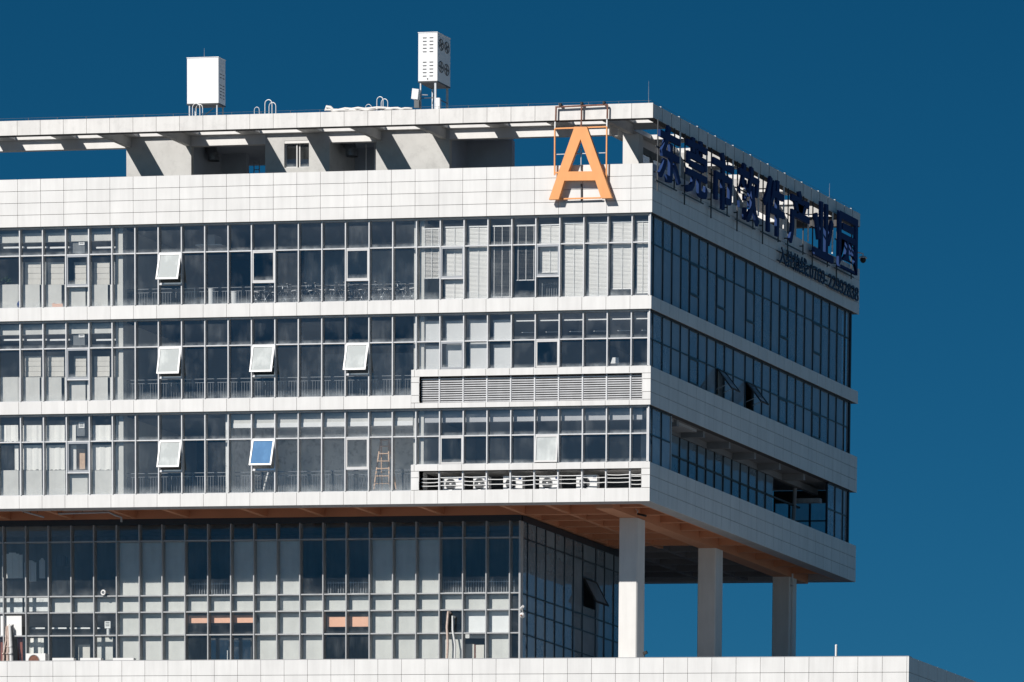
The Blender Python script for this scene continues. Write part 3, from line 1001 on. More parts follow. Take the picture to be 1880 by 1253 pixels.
# pipe on the rooftop wall
for u, Y, r, mt in ((850, 5.1, .055, 'ceil'), (617, 4.6, .07, 'ceil'), (642, 5.8, .09, 'steel'), (672, 5.0, .03, 'white'), (688, 4.6, .05, 'steel')):
    x = onY(u, 300, Y).x
    m = MB(); m.tube([(x, Y, 13.3), (x, Y, 17.15)], r, 8)
    if mt in ('ceil', 'white'):
        m.tube([(x, Y, 15.7), (x, Y, 15.76)], r * 1.35, 8)
    m.build('riser_pipe', P[mt], B, smooth=True)
# glazed screen beside the side sign
xw = -3.05
m = MB(); m.box(xw - .12, xw, 4.0, 17.2, 13.3, 14.3); m.box(xw - .12, xw, 4.0, 17.2, 16.62, 16.9)
for y in [4.0 + 1.5 * i for i in range(9)]: m.box(xw - .12, xw, y, y + .22, 14.3, 16.62)
gr = m.build('roof_screen', P['slate'], B)
for i in range(8):
    y = 4.22 + 1.5 * i
    box('pane', gr, P['paneside'], xw - .07, xw - .05, y, y + 1.28, 14.3, 16.62)

# ================================================================ podium
PB = thing('podium', 'long low podium clad in white panels below the columns', 'podium', (-12, 10, -49.3))
PX1, PZT = 13.3, -7.13
PRZ = [PZT, PZT - .70, PZT - 1.43, PZT - 2.16]
m = MB()
m.box(XL - 3, PX1 - PT_ - .002, -1 + PT_ + .002, -.62, -9.4, PZT - .012); m.box(PX1 - .4, PX1 - PT_ - .002, -.618, 60, -9.4, PZT - .012)
pp = m.build('parapet_wall', P['joint'], PB)
m = MB(); m.box(XL - 3, PX1 - .05, -.95, 60, -49.3, -9.42); m.build('podium_wall', P['panel'], PB)
m = MB(); m.box(XL - 3, PX1 - .41, -.61, 60, -8.15, -8.0); m.build('podium_roof', P['podroof'], PB)
for r in range(3):
    x = -18.0 - 1.2 * 17
    while x < PX1 - .05:
        xb = min(x + 1.2, PX1)
        if xb - x > .1:
            box('parapet_panel', pp, P['panel'], x + GAP, xb - (GAP if xb < PX1 else 0), -1.0, -1 + PT_, PRZ[r + 1] + GAP, PRZ[r] - GAP)
        x += 1.2
    for i in range(16):
        ya = -1 + PT_ + .002 + 1.2 * i
        box('parapet_panel', pp, P['panel'], PX1 - PT_, PX1, ya + GAP, ya + 1.2 - GAP, PRZ[r + 1] + GAP, PRZ[r] - GAP)
m = MB(); m.box(XL - 3, PX1, -1.0, -.62, PZT - .006, PZT + .02); m.build('parapet_coping', P['rim'], PB)

# ================================================================ signs
def glyph_mesh(ch, off):
    c = bpy.data.curves.new('g', 'CURVE'); c.dimensions = '2D'; c.fill_mode = 'BOTH'; c.extrude = .5; c.offset = off
    for s in GLYPHS[ch]:
        sp = c.splines.new('POLY'); n = len(s) // 2
        sp.points.add(n - 1); sp.use_cyclic_u = True
        for i in range(n): sp.points[i].co = (s[2 * i] / 1000, s[2 * i + 1] / 1000, 0, 1)
    o = bpy.data.objects.new('g', c); COL.objects.link(o)
    dg = bpy.context.evaluated_depsgraph_get()
    me = o.evaluated_get(dg).to_mesh()
    v = [tuple(p.co) for p in me.vertices]; f = [tuple(p.vertices) for p in me.polygons]
    o.evaluated_get(dg).to_mesh_clear()
    bpy.data.objects.remove(o); bpy.data.curves.remove(c)
    return v, f


GLYPHS = {"东":[[90,91,73,59,50,29,25,4,47,-13,73,14,96,48,116,84],[233,81,261,51,287,19,306,-9,329,4,309,32,283,63,255,92],[27,248,27,223,112,223,79,169,53,141,62,114,100,119,178,119,178,8,171,2,126,2,136,-25,190,-20,198,-14,203,-5,204,8,204,119,306,119,306,145,204,145,204,196,178,196,178,145,94,145,144,223,321,223,321,248,157,248,175,285,147,296,125,248]],"莞":[[76,152,76,130,273,130,273,152],[21,99,21,76,114,76,103,35,72,9,14,-6,28,-29,94,-9,128,25,141,76,201,76,201,13,204,-9,217,-20,242,-23,296,-23,316,-19,327,-3,333,28,309,38,307,15,302,4,293,2,244,2,227,13,227,76,329,76,329,99],[152,231,168,202,29,202,29,143,55,143,55,180,293,180,293,143,320,143,320,202,196,202,175,241],[22,269,22,246,99,246,99,220,125,220,125,246,224,246,224,220,250,220,250,246,329,246,329,269,250,269,250,294,224,294,224,269,125,269,125,294,99,294,99,269]],"市":[[145,289,168,243,18,243,18,217,160,217,160,169,52,169,52,13,78,13,78,144,160,144,160,-27,187,-27,187,144,275,144,275,46,267,39,216,40,225,14,252,14,272,15,287,19,296,24,300,33,302,46,302,169,187,169,187,217,333,217,333,243,193,243,198,244,170,297]],"软":[[207,294,197,241,182,194,161,155,183,141,196,163,207,188,217,216,307,216,291,148,312,142,336,236,318,241,315,241,223,241,232,291],[232,183,232,167,228,112,207,49,152,-11,172,-28,208,6,233,43,248,80,265,35,289,-1,320,-28,338,-6,300,27,274,75,257,134,258,167,258,183],[33,116,60,121,97,121,97,70,14,59,20,32,97,44,97,-27,121,-27,121,49,169,56,168,81,121,74,121,121,165,121,165,145,121,145,121,197,97,197,97,145,59,145,92,228,167,228,167,253,100,253,111,288,85,293,74,253,18,253,18,228,67,228,43,168,25,139]],"件":[[111,119,111,94,211,94,211,-28,238,-28,238,94,334,94,334,119,238,119,238,197,318,197,318,222,238,222,238,290,211,290,211,222,165,222,176,271,151,277,141,232,127,190,108,157,131,143,156,197,211,197,211,119],[94,293,71,241,43,193,11,153,26,127,58,168,58,-27,84,-27,84,209,119,285]],"产":[[92,214,122,163,146,174,115,224],[241,222,213,162,43,162,43,114,42,74,33,29,12,-13,34,-30,57,16,68,67,71,114,71,137,325,137,325,162,239,162,270,212],[149,287,170,252,39,252,39,227,316,227,316,252,200,252,201,252,175,294]],"业":[[299,213,282,171,261,128,241,91,263,80,283,117,304,159,323,201],[29,206,47,164,64,120,77,83,103,92,90,129,72,172,53,214],[205,290,205,16,146,16,146,290,119,290,119,16,21,16,21,-10,330,-10,330,16,231,16,231,290]],"园":[[92,218,92,196,259,196,259,218],[69,158,69,136,126,136,119,93,100,62,63,42,78,22,120,47,141,85,150,136,190,136,190,64,193,45,202,36,220,33,255,33,270,37,279,51,283,81,262,90,261,67,258,57,252,55,223,55,214,64,214,136,279,136,279,158],[29,278,29,-28,55,-28,55,-12,295,-12,295,-28,322,-28,322,278],[55,13,55,253,295,253,295,13]],"入":[[103,264,125,247,143,228,160,207,129,117,82,46,14,-5,39,-26,101,24,148,89,181,172,218,100,260,31,325,-25,338,5,254,91,200,194,119,287]],"驻":[[12,51,18,28,107,53,105,74],[210,286,235,229,260,239,234,293],[37,229,34,187,31,144,26,108,121,108,116,49,111,14,104,-1,91,-6,51,-4,58,-26,101,-27,124,-16,133,4,140,46,146,118,146,129,119,129,124,175,128,229,132,282,24,282,24,259,107,259,96,129,52,129,60,227],[158,123,158,100,228,100,228,7,143,7,143,-16,337,-16,337,7,255,7,255,100,319,100,319,123,255,123,255,204,330,204,330,228,151,228,151,204,228,204,228,123]],"热":[[120,39,127,-26,153,-22,144,41],[192,40,214,-25,239,-20,217,44],[265,41,283,18,299,-7,311,-29,335,-18,323,4,306,28,288,51],[61,49,47,24,31,1,15,-19,40,-29,56,-8,72,17,85,42],[76,294,76,245,23,245,23,221,76,221,76,167,16,151,22,126,76,141,76,88,69,82,34,82,42,59,88,63,100,88,100,148,145,161,142,185,100,173,100,221,141,221,141,245,100,245,100,294],[198,294,197,244,150,244,150,221,196,221,189,160,160,177,147,159,183,137,171,113,153,93,129,77,146,58,171,76,190,97,204,123,245,92,259,113,211,146,216,169,219,194,221,221,269,221,269,132,280,76,309,56,325,61,335,77,340,108,320,118,318,95,315,83,310,79,297,98,292,152,294,244,222,244,223,294]],"线":[[19,19,25,-6,139,28,136,50],[246,273,297,241,313,258,262,288],[25,148,81,158,46,111,19,88,27,64,39,68,69,76,134,89,134,111,65,99,91,132,117,169,140,207,118,221,96,182,52,177,72,209,92,245,108,282,84,293,67,251,49,216,36,195,16,173],[311,122,295,101,276,81,255,62,241,129,330,145,326,168,238,152,233,198,320,211,316,235,232,222,230,295,204,295,207,218,152,210,156,186,208,194,213,147,145,135,149,111,216,124,233,47,202,28,169,12,133,0,150,-22,182,-9,213,6,242,23,258,-4,277,-21,300,-27,319,-23,331,-7,337,24,318,38,315,14,310,2,303,-1,288,3,275,17,264,39,290,61,313,85,333,112]],"0":[[97,-5,140,10,167,55,177,129,167,203,140,247,97,261,55,247,27,203,18,129,27,55,55,10],[97,21,72,33,55,68,48,129,55,190,72,225,97,236,123,225,140,190,146,129,140,68,123,33]],"1":[[31,0,172,0,172,27,120,27,120,257,96,257,42,238,42,218,88,218,88,27,31,27]],"2":[[15,0,177,0,177,28,106,28,64,25,117,81,152,134,165,186,155,226,129,252,90,261,60,257,36,244,14,224,33,206,48,221,66,231,86,235,112,229,128,211,133,185,120,138,82,83,15,19]],"3":[[92,-5,134,4,163,29,175,69,167,100,148,121,120,134,120,136,144,149,160,169,166,197,156,232,130,254,91,261,64,257,40,246,20,231,37,210,53,223,70,232,90,235,113,230,128,216,133,195,127,170,104,152,62,146,62,121,109,115,135,97,142,70,135,44,117,28,90,22,64,26,43,37,27,51,10,31,30,13,57,0]],"4":[[119,0,149,0,149,71,183,71,183,96,149,96,149,257,114,257,7,92,7,71,119,71],[119,96,40,96,99,184,119,222,121,222,119,175]],"5":[[92,-5,133,6,164,36,176,83,165,130,137,157,98,165,60,155,67,229,163,229,163,257,39,257,30,137,47,126,61,134,75,139,90,141,118,134,137,114,143,83,136,50,116,29,89,22,62,26,42,37,26,50,9,29,30,13,56,0]],"6":[[105,-5,142,6,169,35,179,79,170,124,146,150,108,159,87,156,67,145,50,129,60,191,83,225,116,235,131,233,145,226,157,215,175,235,159,249,139,258,114,261,68,248,33,203,20,123,31,52,61,10],[50,103,68,122,86,132,103,136,128,129,144,109,149,79,143,48,128,28,105,21,78,30,59,58]],"7":[[69,0,103,0,111,89,133,164,178,237,178,257,17,257,17,229,142,229,102,160,79,87]],"8":[[98,-5,140,4,168,28,178,62,172,92,156,114,135,129,135,131,151,146,164,168,169,193,161,228,136,252,99,261,63,252,38,230,28,195,33,171,46,151,63,136,63,135,40,118,23,95,16,64,27,28,56,4],[116,139,87,152,66,170,57,195,63,217,77,232,98,237,122,231,137,214,142,191,139,173,130,155],[98,19,71,25,52,42,44,67,49,90,61,109,80,125,114,110,138,91,148,63,142,40,124,25]],"9":[[82,-5,128,10,162,56,175,139,164,207,133,248,89,261,52,251,26,222,15,178,24,133,49,106,86,97,107,101,128,112,145,129,135,66,112,32,81,22,65,24,50,31,38,42,20,22,37,8,57,-1],[145,155,127,136,109,125,91,121,66,128,51,148,46,178,51,209,67,229,89,236,117,227,136,200]],"-":[[16,86,106,86,106,110,16,110]],":":[[49,137,60,140,69,148,72,161,69,174,60,182,49,186,37,182,29,174,26,161,29,148,37,140],[49,-5,60,-1,69,7,72,20,69,32,60,41,49,44,37,41,29,32,26,20,29,7,37,-1]]}
SG = thing('rooftop_sign', 'row of eight large navy Chinese characters along the shaded side parapet', 'sign', (.3, 12.5, 14.3))
CH = '东莞市软件产业园'
for i, ch in enumerate(CH):
    v, f = glyph_mesh(ch, .0072)
    xs_ = [p[0] for p in v]; ys_ = [p[1] for p in v]
    a0, a1, b0, b1 = min(xs_), max(xs_), min(ys_), max(ys_)
    ya, yb = -.05 + 3.165 * i, 2.45 + 3.165 * i
    z0, z1 = 14.28 + .02 * i, 16.80 + .035 * i
    mb = MB()
    mb.v = [(.32 + .13 * p[2], ya + (p[0] - a0) / (a1 - a0) * (yb - ya), z0 + (p[1] - b0) / (b1 - b0) * (z1 - z0)) for p in v]
    mb.f = f
    mb.build('character', P['signblue'], SG)
    fr = MB()
    for yy in (ya + .25, yb - .3):
        fr.bar((.17, yy, 14.2 if yy > ya + 1 else 13.75), (.17, yy, 16.9), .05)
    fr.bar((.17, ya, z0 - .08), (.17, yb, z0 - .08), .05); fr.bar((.17, ya, 15.7), (.17, yb, 15.7), .05)
    fr.bar((.0, ya + .25, 14.6), (.17, ya + .25, 14.6), .05); fr.bar((.0, yb - .3, 14.6), (.17, yb - .3, 14.6), .05)
    fr.build('support_frame', P['darksteel'], SG)
    if i:
        lp = MB(); lp.bar((.10, ya - .15, 14.97), (.10, ya - .15, 16.9), .06); lp.build('support_post', P['white'], SG)
HS = thing('hotline_sign', 'small dark navy line of characters and phone digits under the big rooftop characters', 'sign', (.15, 20, 13.3))
txt = '入驻热线:0769-22992838'
adv = {':': .125, '-': .16}
cur = 0.0; lay = []
for ch in txt:
    w = adv.get(ch, .196 if ch.isdigit() else .345)
    lay.append((ch, cur)); cur += w
k_ = 10.35 / cur
for ch, c_ in lay:
    v, f = glyph_mesh(ch, .0045)
    mb = MB()
    base = 0 if ch in '0123456789-:' else .02
    mb.v = [(.14 + .05 * p[2], 15.05 + (c_ + p[0]) * k_, 13.33 + (p[1] + base) * 2.4) for p in v]
    mb.f = f
    mb.build('character', P['signdark'], HS)
fr = MB(); fr.bar((.05, 15.0, 13.42), (.05, 25.4, 13.42), .04); fr.bar((.05, 15.0, 13.85), (.05, 25.4, 13.85), .04); fr.build('support_rail', P['darksteel'], HS)

YA = -.36
AP = lambda u, v: (lambda q: (q.x, q.z))(onY(u, v, YA))
AS = thing('letter_sign', 'large orange letter A on a steel frame fixed to the parapet near the corner', 'sign', tuple(onY(1065, 367, -.2)))
m = MB()
tl, tr_, ia = AP(1054.5, 233), AP(1077, 233), AP(1065.6, 256)
lf0, lf1, rf0, rf1 = AP(1007.4, 366.8), AP(1025.3, 366.3), AP(1103.5, 364.3), AP(1123.2, 363.8)
ct0, ct1, cb0, cb1 = AP(1043, 315.3), AP(1087, 314.8), AP(1036, 332), AP(1092.7, 331.4)
# left leg, right leg and crossbar as butting prisms
m.prism([tl, lf0, lf1, cb0, ct0, ia], 'y', YA, YA + .17)
m.prism([tl, ia, tr_], 'y', YA, YA + .17)
m.prism([tr_, ia, ct1, cb1, rf0, rf1], 'y', YA, YA + .17)
m.prism([ct0, cb0, cb1, ct1], 'y', YA, YA + .17)
m.build('letter', P['signorange'], AS)
def fbar(name, mt, pts, w, Y=-.14):
    mb = MB()
    for (u0, v0), (u1, v1) in pts: mb.bar(tuple(onY(u0, v0, Y)), tuple(onY(u1, v1, Y)), w)
    mb.build(name, P[mt], AS)
fbar('frame_bar', 'rust', [((1020, 197), (1115.5, 192.5)), ((1021, 197), (1020.3, 222)), ((1115.3, 193), (1114.8, 218)), ((1068, 190), (1067.5, 223))], .06)
fbar('frame_bar', 'white', [((1019.3, 224), (1019, 237)), ((1114.5, 220), (1114.3, 233))], .055)
fbar('frame_bar', 'rust', [((1067.2, 224), (1067, 234))], .06)
fbar('frame_bar', 'signorange', [((1018.8, 237), (1018.3, 322)), ((1114.2, 233), (1113.2, 336)), ((1019, 236.6), (1114, 233.2)), ((1018.5, 317.6), (1026, 317.4)), ((1027, 365.8), (1103, 363.6))], .06)
fbar('frame_bar', 'steel', [((1020, 284), (1112, 281)), ((1066.8, 272), (1066.8, 303))], .035, -.08)
fbar('frame_bar', 'darksteel', [((1067, 303), (1067.3, 314)), ((1067.3, 338), (1067.5, 370))], .05, -.05)
fbar('frame_bar', 'steel', [((1026, 371), (1108, 368))], .04, -.04)
for u, v in ((1029, 193), (1068, 190.5), (1109, 189)):
    m = MB(); q = onY(u, v, -.14); m.box(q.x - .05, q.x + .05, -.2, -.05, q.z - .06, q.z + .06); m.build('floodlight', P['black'], AS)

# ================================================================ things on the roof
def cabinet(label, u0, u1, v0, v1, Y, depth, fans):
    x0, x1, z0, z1 = rect(u0, u1, v0, v1, Y)
    t = thing('rooftop_cabinet', label, 'cabinet', ((x0 + x1) / 2, Y + depth / 2, SL1))
    m = MB(); m.box(x0, x1, Y, Y + depth, z0, z1); m.build('cabinet_body', P['cabinet'], t)
    m = MB(); m.box(x0 - .02, x1 + .02, Y - .02, Y + depth + .02, z1, z1 + .03); m.build('cabinet_lid', P['cabinet'], t)
    m = MB(); m.box(x0 - .01, x1 + .01, Y - .01, Y + depth + .01, z0 - .06, z0 - .004); m.build('base_frame', P['darksteel'], t)
    ni = 2 if fans else 1
    for x in ([x0 + .1, x1 - .1] if not fans else [x0 + .1, (x0 + x1) / 2 + .35, x1 - .1]):
        for y in (Y + .06, Y + depth - .06):
            box('leg', t, P['steel'], x - .03, x + .03, y - .03, y + .03, SL1, z0 - .06)
    m = MB(); zz = z0 - .75
    m.bar((x0 + .1, Y + .06, zz), (x1 - .1, Y + .06, zz), .03); m.bar((x1 - .1, Y + .06, zz), (x1 - .1, Y + depth - .06, zz), .03)
    m.bar((x0 + .1, Y + depth - .06, zz), (x1 - .1, Y + .06, z0 - .1), .03)
    m.build('brace', P['darksteel'], t)
    return t, x0, x1, z0, z1

t, x0, x1, z0, z1 = cabinet('wide plain white equipment cabinet on steel legs at the left of the roof', 343.5, 401, 106.5, 190, 4.4, .72, False)
h = z1 - z0
for r in range(10):
    zz = z1 - h * (.115 + (.075 * r if r < 5 else .075 * 5 + .09 + .07 * (r - 5)))
    for yy in (4.4 + .15, 4.4 + .43):
        o = box('vent_slot', t, P['white'] if r < 3 else P['darksteel'], x1 - .01, x1 + .012, yy, yy + .17, zz - .035, zz + .025 if r < 3 else zz - .005)
t, x0, x1, z0, z1 = cabinet('narrow white equipment cabinet with fan grilles on tall steel legs', 768, 803, 60.5, 149, 4.2, 1.42, True)
w, h = x1 - x0, z1 - z0
for blk in (0, 1):
    for r in range(5):
        zz = z1 - h * (.105 + .505 * blk + .072 * r)
        for fx in (.24, .59):
            box('vent_slot', t, P['darksteel'], x0 + w * fx, x0 + w * (fx + .19), 4.188, 4.21, zz - .018, zz + .018)
    for fy in (.40, 1.02):
        zc_ = z1 - h * (.22 + .46 * blk); yc = 4.2 + fy
        m = MB(); m.ring((x1 + .006, yc, zc_), (1, 0, 0), .245, .022, 20, 5)
        for a in range(4):
            an = a * math.pi / 2 + .5 + blk
            d = Vector((0, math.cos(an), math.sin(an)))
            m.obox(Vector((x1 + .01, yc, zc_)) + d * .13, d, d.cross(Vector((1, 0, 0))), (1, 0, 0), .11, .045, .006)
        m.build('fan_grille', P['slate'], t)
m = MB(); m.tube([(x0 + w * .49, 4.19, z0 + .09), (x0 + w * .49, 4.205, z0 + .09)], .035, 10); m.build('cable_gland', P['black'], t)
a0, a1, c0_, c1_ = rect(755.5, 767, 163, 182, 3.9)
t = thing('junction_box', 'small tilted white box beside the legs of the narrow roof cabinet', 'box', ((a0 + a1) / 2, 4.0, c0_))
m = MB(); m.obox(((a0 + a1) / 2, 4.05, (c0_ + c1_) / 2), (1, .1, -.12), (0, 1, 0), (.12, 0, 1), (a1 - a0) / 2, .12, (c1_ - c0_) / 2); m.build('housing', P['cabinet'], t)
m = MB(); m.box(a0 + .1, a1 + .02, 3.98, 4.10, c0_ - .38, c0_ - .03); m.build('cable_box', P['slate'], t)
m = MB(); m.bar((a1 - .05, 4.1, (c0_ + c1_) / 2), (a1 + .35, 4.25, (c0_ + c1_) / 2), .04); m.build('bracket', P['steel'], t)
a0, a1, c0_, c1_ = rect(800, 807, 180, 207, 4.0)
t = thing('meter_box', 'slim white meter box on a leg of the narrow roof cabinet', 'box', ((a0 + a1) / 2, 4.0, c0_))
m = MB(); m.box(a0, a1, 4.0, 4.16, c0_, c1_); m.build('housing', P['cabinet'], t)
m = MB(); m.box(a0 + .02, a1 - .02, 3.985, 4.0, c0_ + .1, c0_ + .18); m.build('door', P['white'], t)

def hoop(u0, u1, v, Y, r, label, big=True):
    x0, x1 = onY(u0, v, Y).x, onY(u1, v, Y).x; zt = onY((u0 + u1) / 2, v, Y).z
    rad = (x1 - x0) / 2; xm = (x0 + x1) / 2
    pts = [(x0, Y, SL1)] + [(xm - rad * math.cos(a), Y, zt - rad + rad * math.sin(a)) for a in [math.pi * i / 8 for i in range(9)]] + [(x1, Y, SL1 if big else zt - rad - .15)]
    m = MB(); m.tube(pts, r, 8)
    t = thing('vent_hoop', label, 'pipe', (xm, Y, SL1))
    m.build('pipe', P['white'], t, smooth=True)
    m = MB(); m.tube([(x0, Y, SL1), (x0, Y, SL1 + .06)], r * 1.9, 8); m.build('flange', P['steel'], t)
    return t
hoop(486.5, 499.5, 183.5, 3.9, .0195, 'taller white pipe hoop between the two roof cabinets, left pair')
hoop(494, 506.5, 188.5, 4.6, .0182, 'shorter white pipe hoop just right of the taller one, left pair')
hoop(467, 476, 197, 4.4, .0130, 'low thin pipe hoop left of the white hoop pair')
hoop(692, 703.5, 178, 3.9, .0182, 'taller white pipe hoop left of the narrow roof cabinet')
hoop(700, 712, 182, 4.6, .0169, 'shorter white pipe hoop next to the taller one by the narrow cabinet')
hoop(671, 682, 192, 4.4, .0117, 'low thin pipe hoop above the rolled white cover')
hoop(353.5, 367, 190, 3.8, .0182, 'tall grey pipe hoop in front of the wide roof cabinet')
hoop(360, 372, 192, 3.9, .0169, 'second pipe hoop in front of the wide roof cabinet')
t = thing('cover_roll', 'long rolled white cover lying along the roof edge', 'cover', tuple(onY(676, 204, .18)))
for u0, u1, v0, v1, r0 in ((598, 716, 202.5, 198, .068), (606, 690, 204, 202, .068), (690, 757, 200, 200.5, .068)):
    n = 10; pts = []; rs = []
    for i in range(n + 1):
        f_ = i / n; q = onY(u0 + (u1 - u0) * f_, v0 + (v1 - v0) * f_, .18 + random.uniform(-.04, .04))
        pts.append((q.x, q.y, q.z + random.uniform(-.025, .025))); rs.append(r0 * (random.uniform(.75, 1.15) if 0 < i < n else .5))
    m = MB(); m.tube(pts, r0, 8, rs=rs); m.build('rolled_sheet', P['fabric'], t, smooth=True)
m = MB(); q0, q1 = onY(597, 204, .18), onY(607, 198, .18)
m.tube([tuple(q0), tuple(q0 + (q1 - q0) * .35 + Vector((0, 0, .12))), tuple(q1), tuple(onY(614, 204, .18))], .10, 8, rs=[.04, .085, .08, .05]); m.build('gathered_end', P['fabric'], t, smooth=True)
# lightning wire round the roof edge
t = thing('lightning_wire', 'thin lightning protection wire on short posts along the roof edge', 'wire', (-18, .3, ZFT))
m = MB(); m.tube([(XL, .25, ZFT + .15), (-.2, .25, ZFT + .15)], .005, 5); m.tube([(-.2, .25, ZFT + .15), (-.2, DEP - .2, ZFT + .15)], .005, 5); m.build('wire', P['wire'], t)
for i in range(24):
    x = -.3 - 1.5 * i
    box('wire_post', t, P['wire'], x - .007, x + .007, .24, .26, ZFT - .012, ZFT + .15)
for i in range(1, SIDE_N, 2):
    y = SJ[i] - .02
    box('wire_clip', t, P['steel'], -.12, -.03, y - .04, y + .04, ZFT - .012, ZFT + .035)
for x, y, l, hh in ((-.35, .3, 'thin lightning rod on the front corner of the roof', 1.0), (-.35, 22.6, 'thin lightning rod on the rear corner of the roof', .8), (onY(375, 100, 2).x, 2.0, 'thin lightning rod above the wide roof cabinet', 0)):
    zb = ZFT if hh else onY(375, 105, 2).z
    m = MB(); m.tube([(x, y, zb), (x, y, zb + (hh or .4))], .010, 5, rs=[.012, .005])
    tag(m.build('lightning_rod', P['steel'], None), l, 'rod')

def elbow(label, u, v, Y, s):
    q = onY(u, v, Y)
    t = thing('duct_elbow', label, 'duct', tuple(q))
    m = MB()
    pts = [(q.x - .55 * s, Y + .5, q.z + .75 * s), (q.x - .35 * s, Y + .25, q.z + .72 * s), (q.x - .12 * s, Y, q.z + .55 * s), (q.x, Y - .05, q.z + .28 * s), (q.x + .02, Y - .05, q.z)]
    m.tube(pts, .27 * s, 14, cap=False); m.build('duct', P['duct'], t)
    for i in (1, 2, 3):
        m = MB(); d = Vector(pts[i + 1]) - Vector(pts[i - 1]); m.ring(pts[i], d, .275 * s, .018, 16, 5); m.build('seam', P['duct'], t)
    m = MB(); m.tube([(q.x + .02, Y - .05, q.z + .2 * s), (q.x + .02, Y - .05, q.z)], .30 * s, 16, cap=False); m.build('collar', P['duct'], t)
elbow('large dark metal duct elbow in the recess right of the rooftop window', 646, 288, 4.4, 1.0)
elbow('dark metal duct elbow beside the caged ladder in the left roof recess', 392, 296, 4.8, .95)
def rladder(label, u, Y, z0, z1, cage=False):
    x = onY(u, 300, Y).x
    t = thing('steel_ladder', label, 'ladder', (x, Y, z0))
    for s in (-.14, .14): box('rail', t, P['steel'], x + s - .02, x + s + .02, Y, Y + .04, z0, z1)
    z = z0 + .15
    while z < z1 - .1:
        box('rung', t, P['steel'], x - .12, x + .12, Y + .005, Y + .03, z - .015, z + .015); z += .3
rladder('steel wall ladder in the left roof recess', 369, 4.9, 13.3, 17.1)
rladder('distant steel ladder in the gap left of the rooftop window', 471, 8.0, 13.3, 17.3)
# dome camera on the rear corner
q = onX(1583, 470, .45)
t = thing('dome_camera', 'white dome security camera on an arm at the rear corner of the sign', 'camera', tuple(q))
m = MB(); e = onX(1574, 463.5, .2); f_ = onX(1584.5, 466, .5)
m.tube([tuple(e), tuple(f_), tuple(f_ - Vector((0, 0, .14)))], .035, 8); m.build('arm', P['white'], t, smooth=True)
m = MB(); c = onX(1584.5, 474.5, .5); m.sphere(c, .21, 12, 4, .55, 0.0); m.build('hood', P['white'], t, smooth=True)
m = MB(); m.sphere(c - Vector((0, 0, .08)), .15, 12, 6, 1.0, -.98); m.build('dome', P['black'], t, smooth=True)

# ================================================================ things behind the top storeys' glass
def railing(label, z0, h, xa, xb, Y=.78):
    t = thing('railing', label, 'railing', ((xa + xb) / 2, Y, z0))
    m = MB(); m.box(xa, xb, Y - .02, Y + .02, z0 + h - .03, z0 + h); m.build('handrail', P['railsteel'], t)
    m = MB(); m.box(xa, xb, Y - .012, Y + .012, z0 + h - .19, z0 + h - .165); m.box(xa, xb, Y - .012, Y + .012, z0 + .08, z0 + .105); m.build('rail', P['railsteel'], t)
    m = MB(); x = xa + .1
    while x < xb:
        m.box(x - .009, x + .009, Y - .009, Y + .009, z0 + .105, z0 + h - .19); x += .135
    tag(m.build('balusters', P['railsteel'], t), kind='stuff')
    x = xa + .05
    while x < xb:
        box('post', t, P['railsteel'], x - .02, x + .02, Y - .018, Y + .018, z0, z0 + h - .03); x += 1.8
railing('long steel railing behind the top-storey corridor glass', 9.09, .98, XA + .05, XB - .05, 1.0)
railing('long steel railing behind the middle-storey corridor glass', 4.84, 1.08, XA + .05, XB - .05)
railing('long steel railing behind the lowest-storey corridor glass', .59, 1.08, XA + .05, XB - .05)

# bicycles
def bicycle():
    t = thing('bicycle', 'dark bicycle parked in the tangled row behind the top-storey glass', 'bicycle', (0, 0, 0), 'bicycles parked behind the top-storey corridor glass')
    for x in (-.5, .5):
        m = MB(); m.ring((x, 0, .33), (0, 1, 0), .31, .018, 16, 5); w = m.build('tyre', P['black'], t)
        m = MB()
        for a in range(6):
            an = a * math.pi / 3; m.bar((x, 0, .33), (x + .3 * math.cos(an), 0, .33 + .3 * math.sin(an)), .006)
        m.tube([(x, -.03, .33), (x, .03, .33)], .03, 6); m.build('spokes', P['steel'], w)
    m = MB()
    for a, b in (((-.5, 0, .33), (-.12, 0, .3)), ((-.12, 0, .3), (-.22, 0, .78)), ((-.22, 0, .72), (.32, 0, .74)), ((-.12, 0, .3), (.34, 0, .68)), ((-.5, 0, .33), (-.22, 0, .72)), ((.5, 0, .33), (.32, 0, .82))):
        m.tube([a, b], .018, 6)
    m.build('frame', P['darksteel'], t)
    m = MB(); m.prism([(-.36, -.07), (-.36, .07), (-.2, .05), (-.06, .015), (-.06, -.015), (-.2, -.05)], 'z', .82, .88); m.build('saddle', P['black'], t)
    m = MB(); m.tube([(.24, -.27, .98), (.32, -.2, .96), (.33, 0, .93), (.32, .2, .96), (.24, .27, .98)], .014, 6); m.bar((.32, 0, .8), (.33, 0, .94), .03); m.build('handlebar', P['steel'], t)
    m = MB(); m.bar((.34, -.1, .62), (.5, -.02, .66), .05, .03); m.bar((-.6, 0, .7), (-.35, 0, .66), .1, .02); m.build('mudguard', P['white'], t)
    return t
bk = bicycle(); register(bk)
bx = [onY(u, 540, .6).x for u in (487, 505, 523, 541, 558, 575, 592, 610, 628, 646, 664, 682, 703, 724, 739)]
for i, x in enumerate(bx):
    o = bk if i == 0 else copy_tree(bk, (0, 0, 0))
    o.location = (x, .60 + random.uniform(-.04, .04), 9.09)
    o.rotation_euler = (random.uniform(-.12, .12), 0, random.choice((0, math.pi)) + random.uniform(-.18, .18))
    WL[o.name] = Vector(o.location)
    o['label'] = ORD[i] + ' dark bicycle from the left in the row behind the top-storey glass'

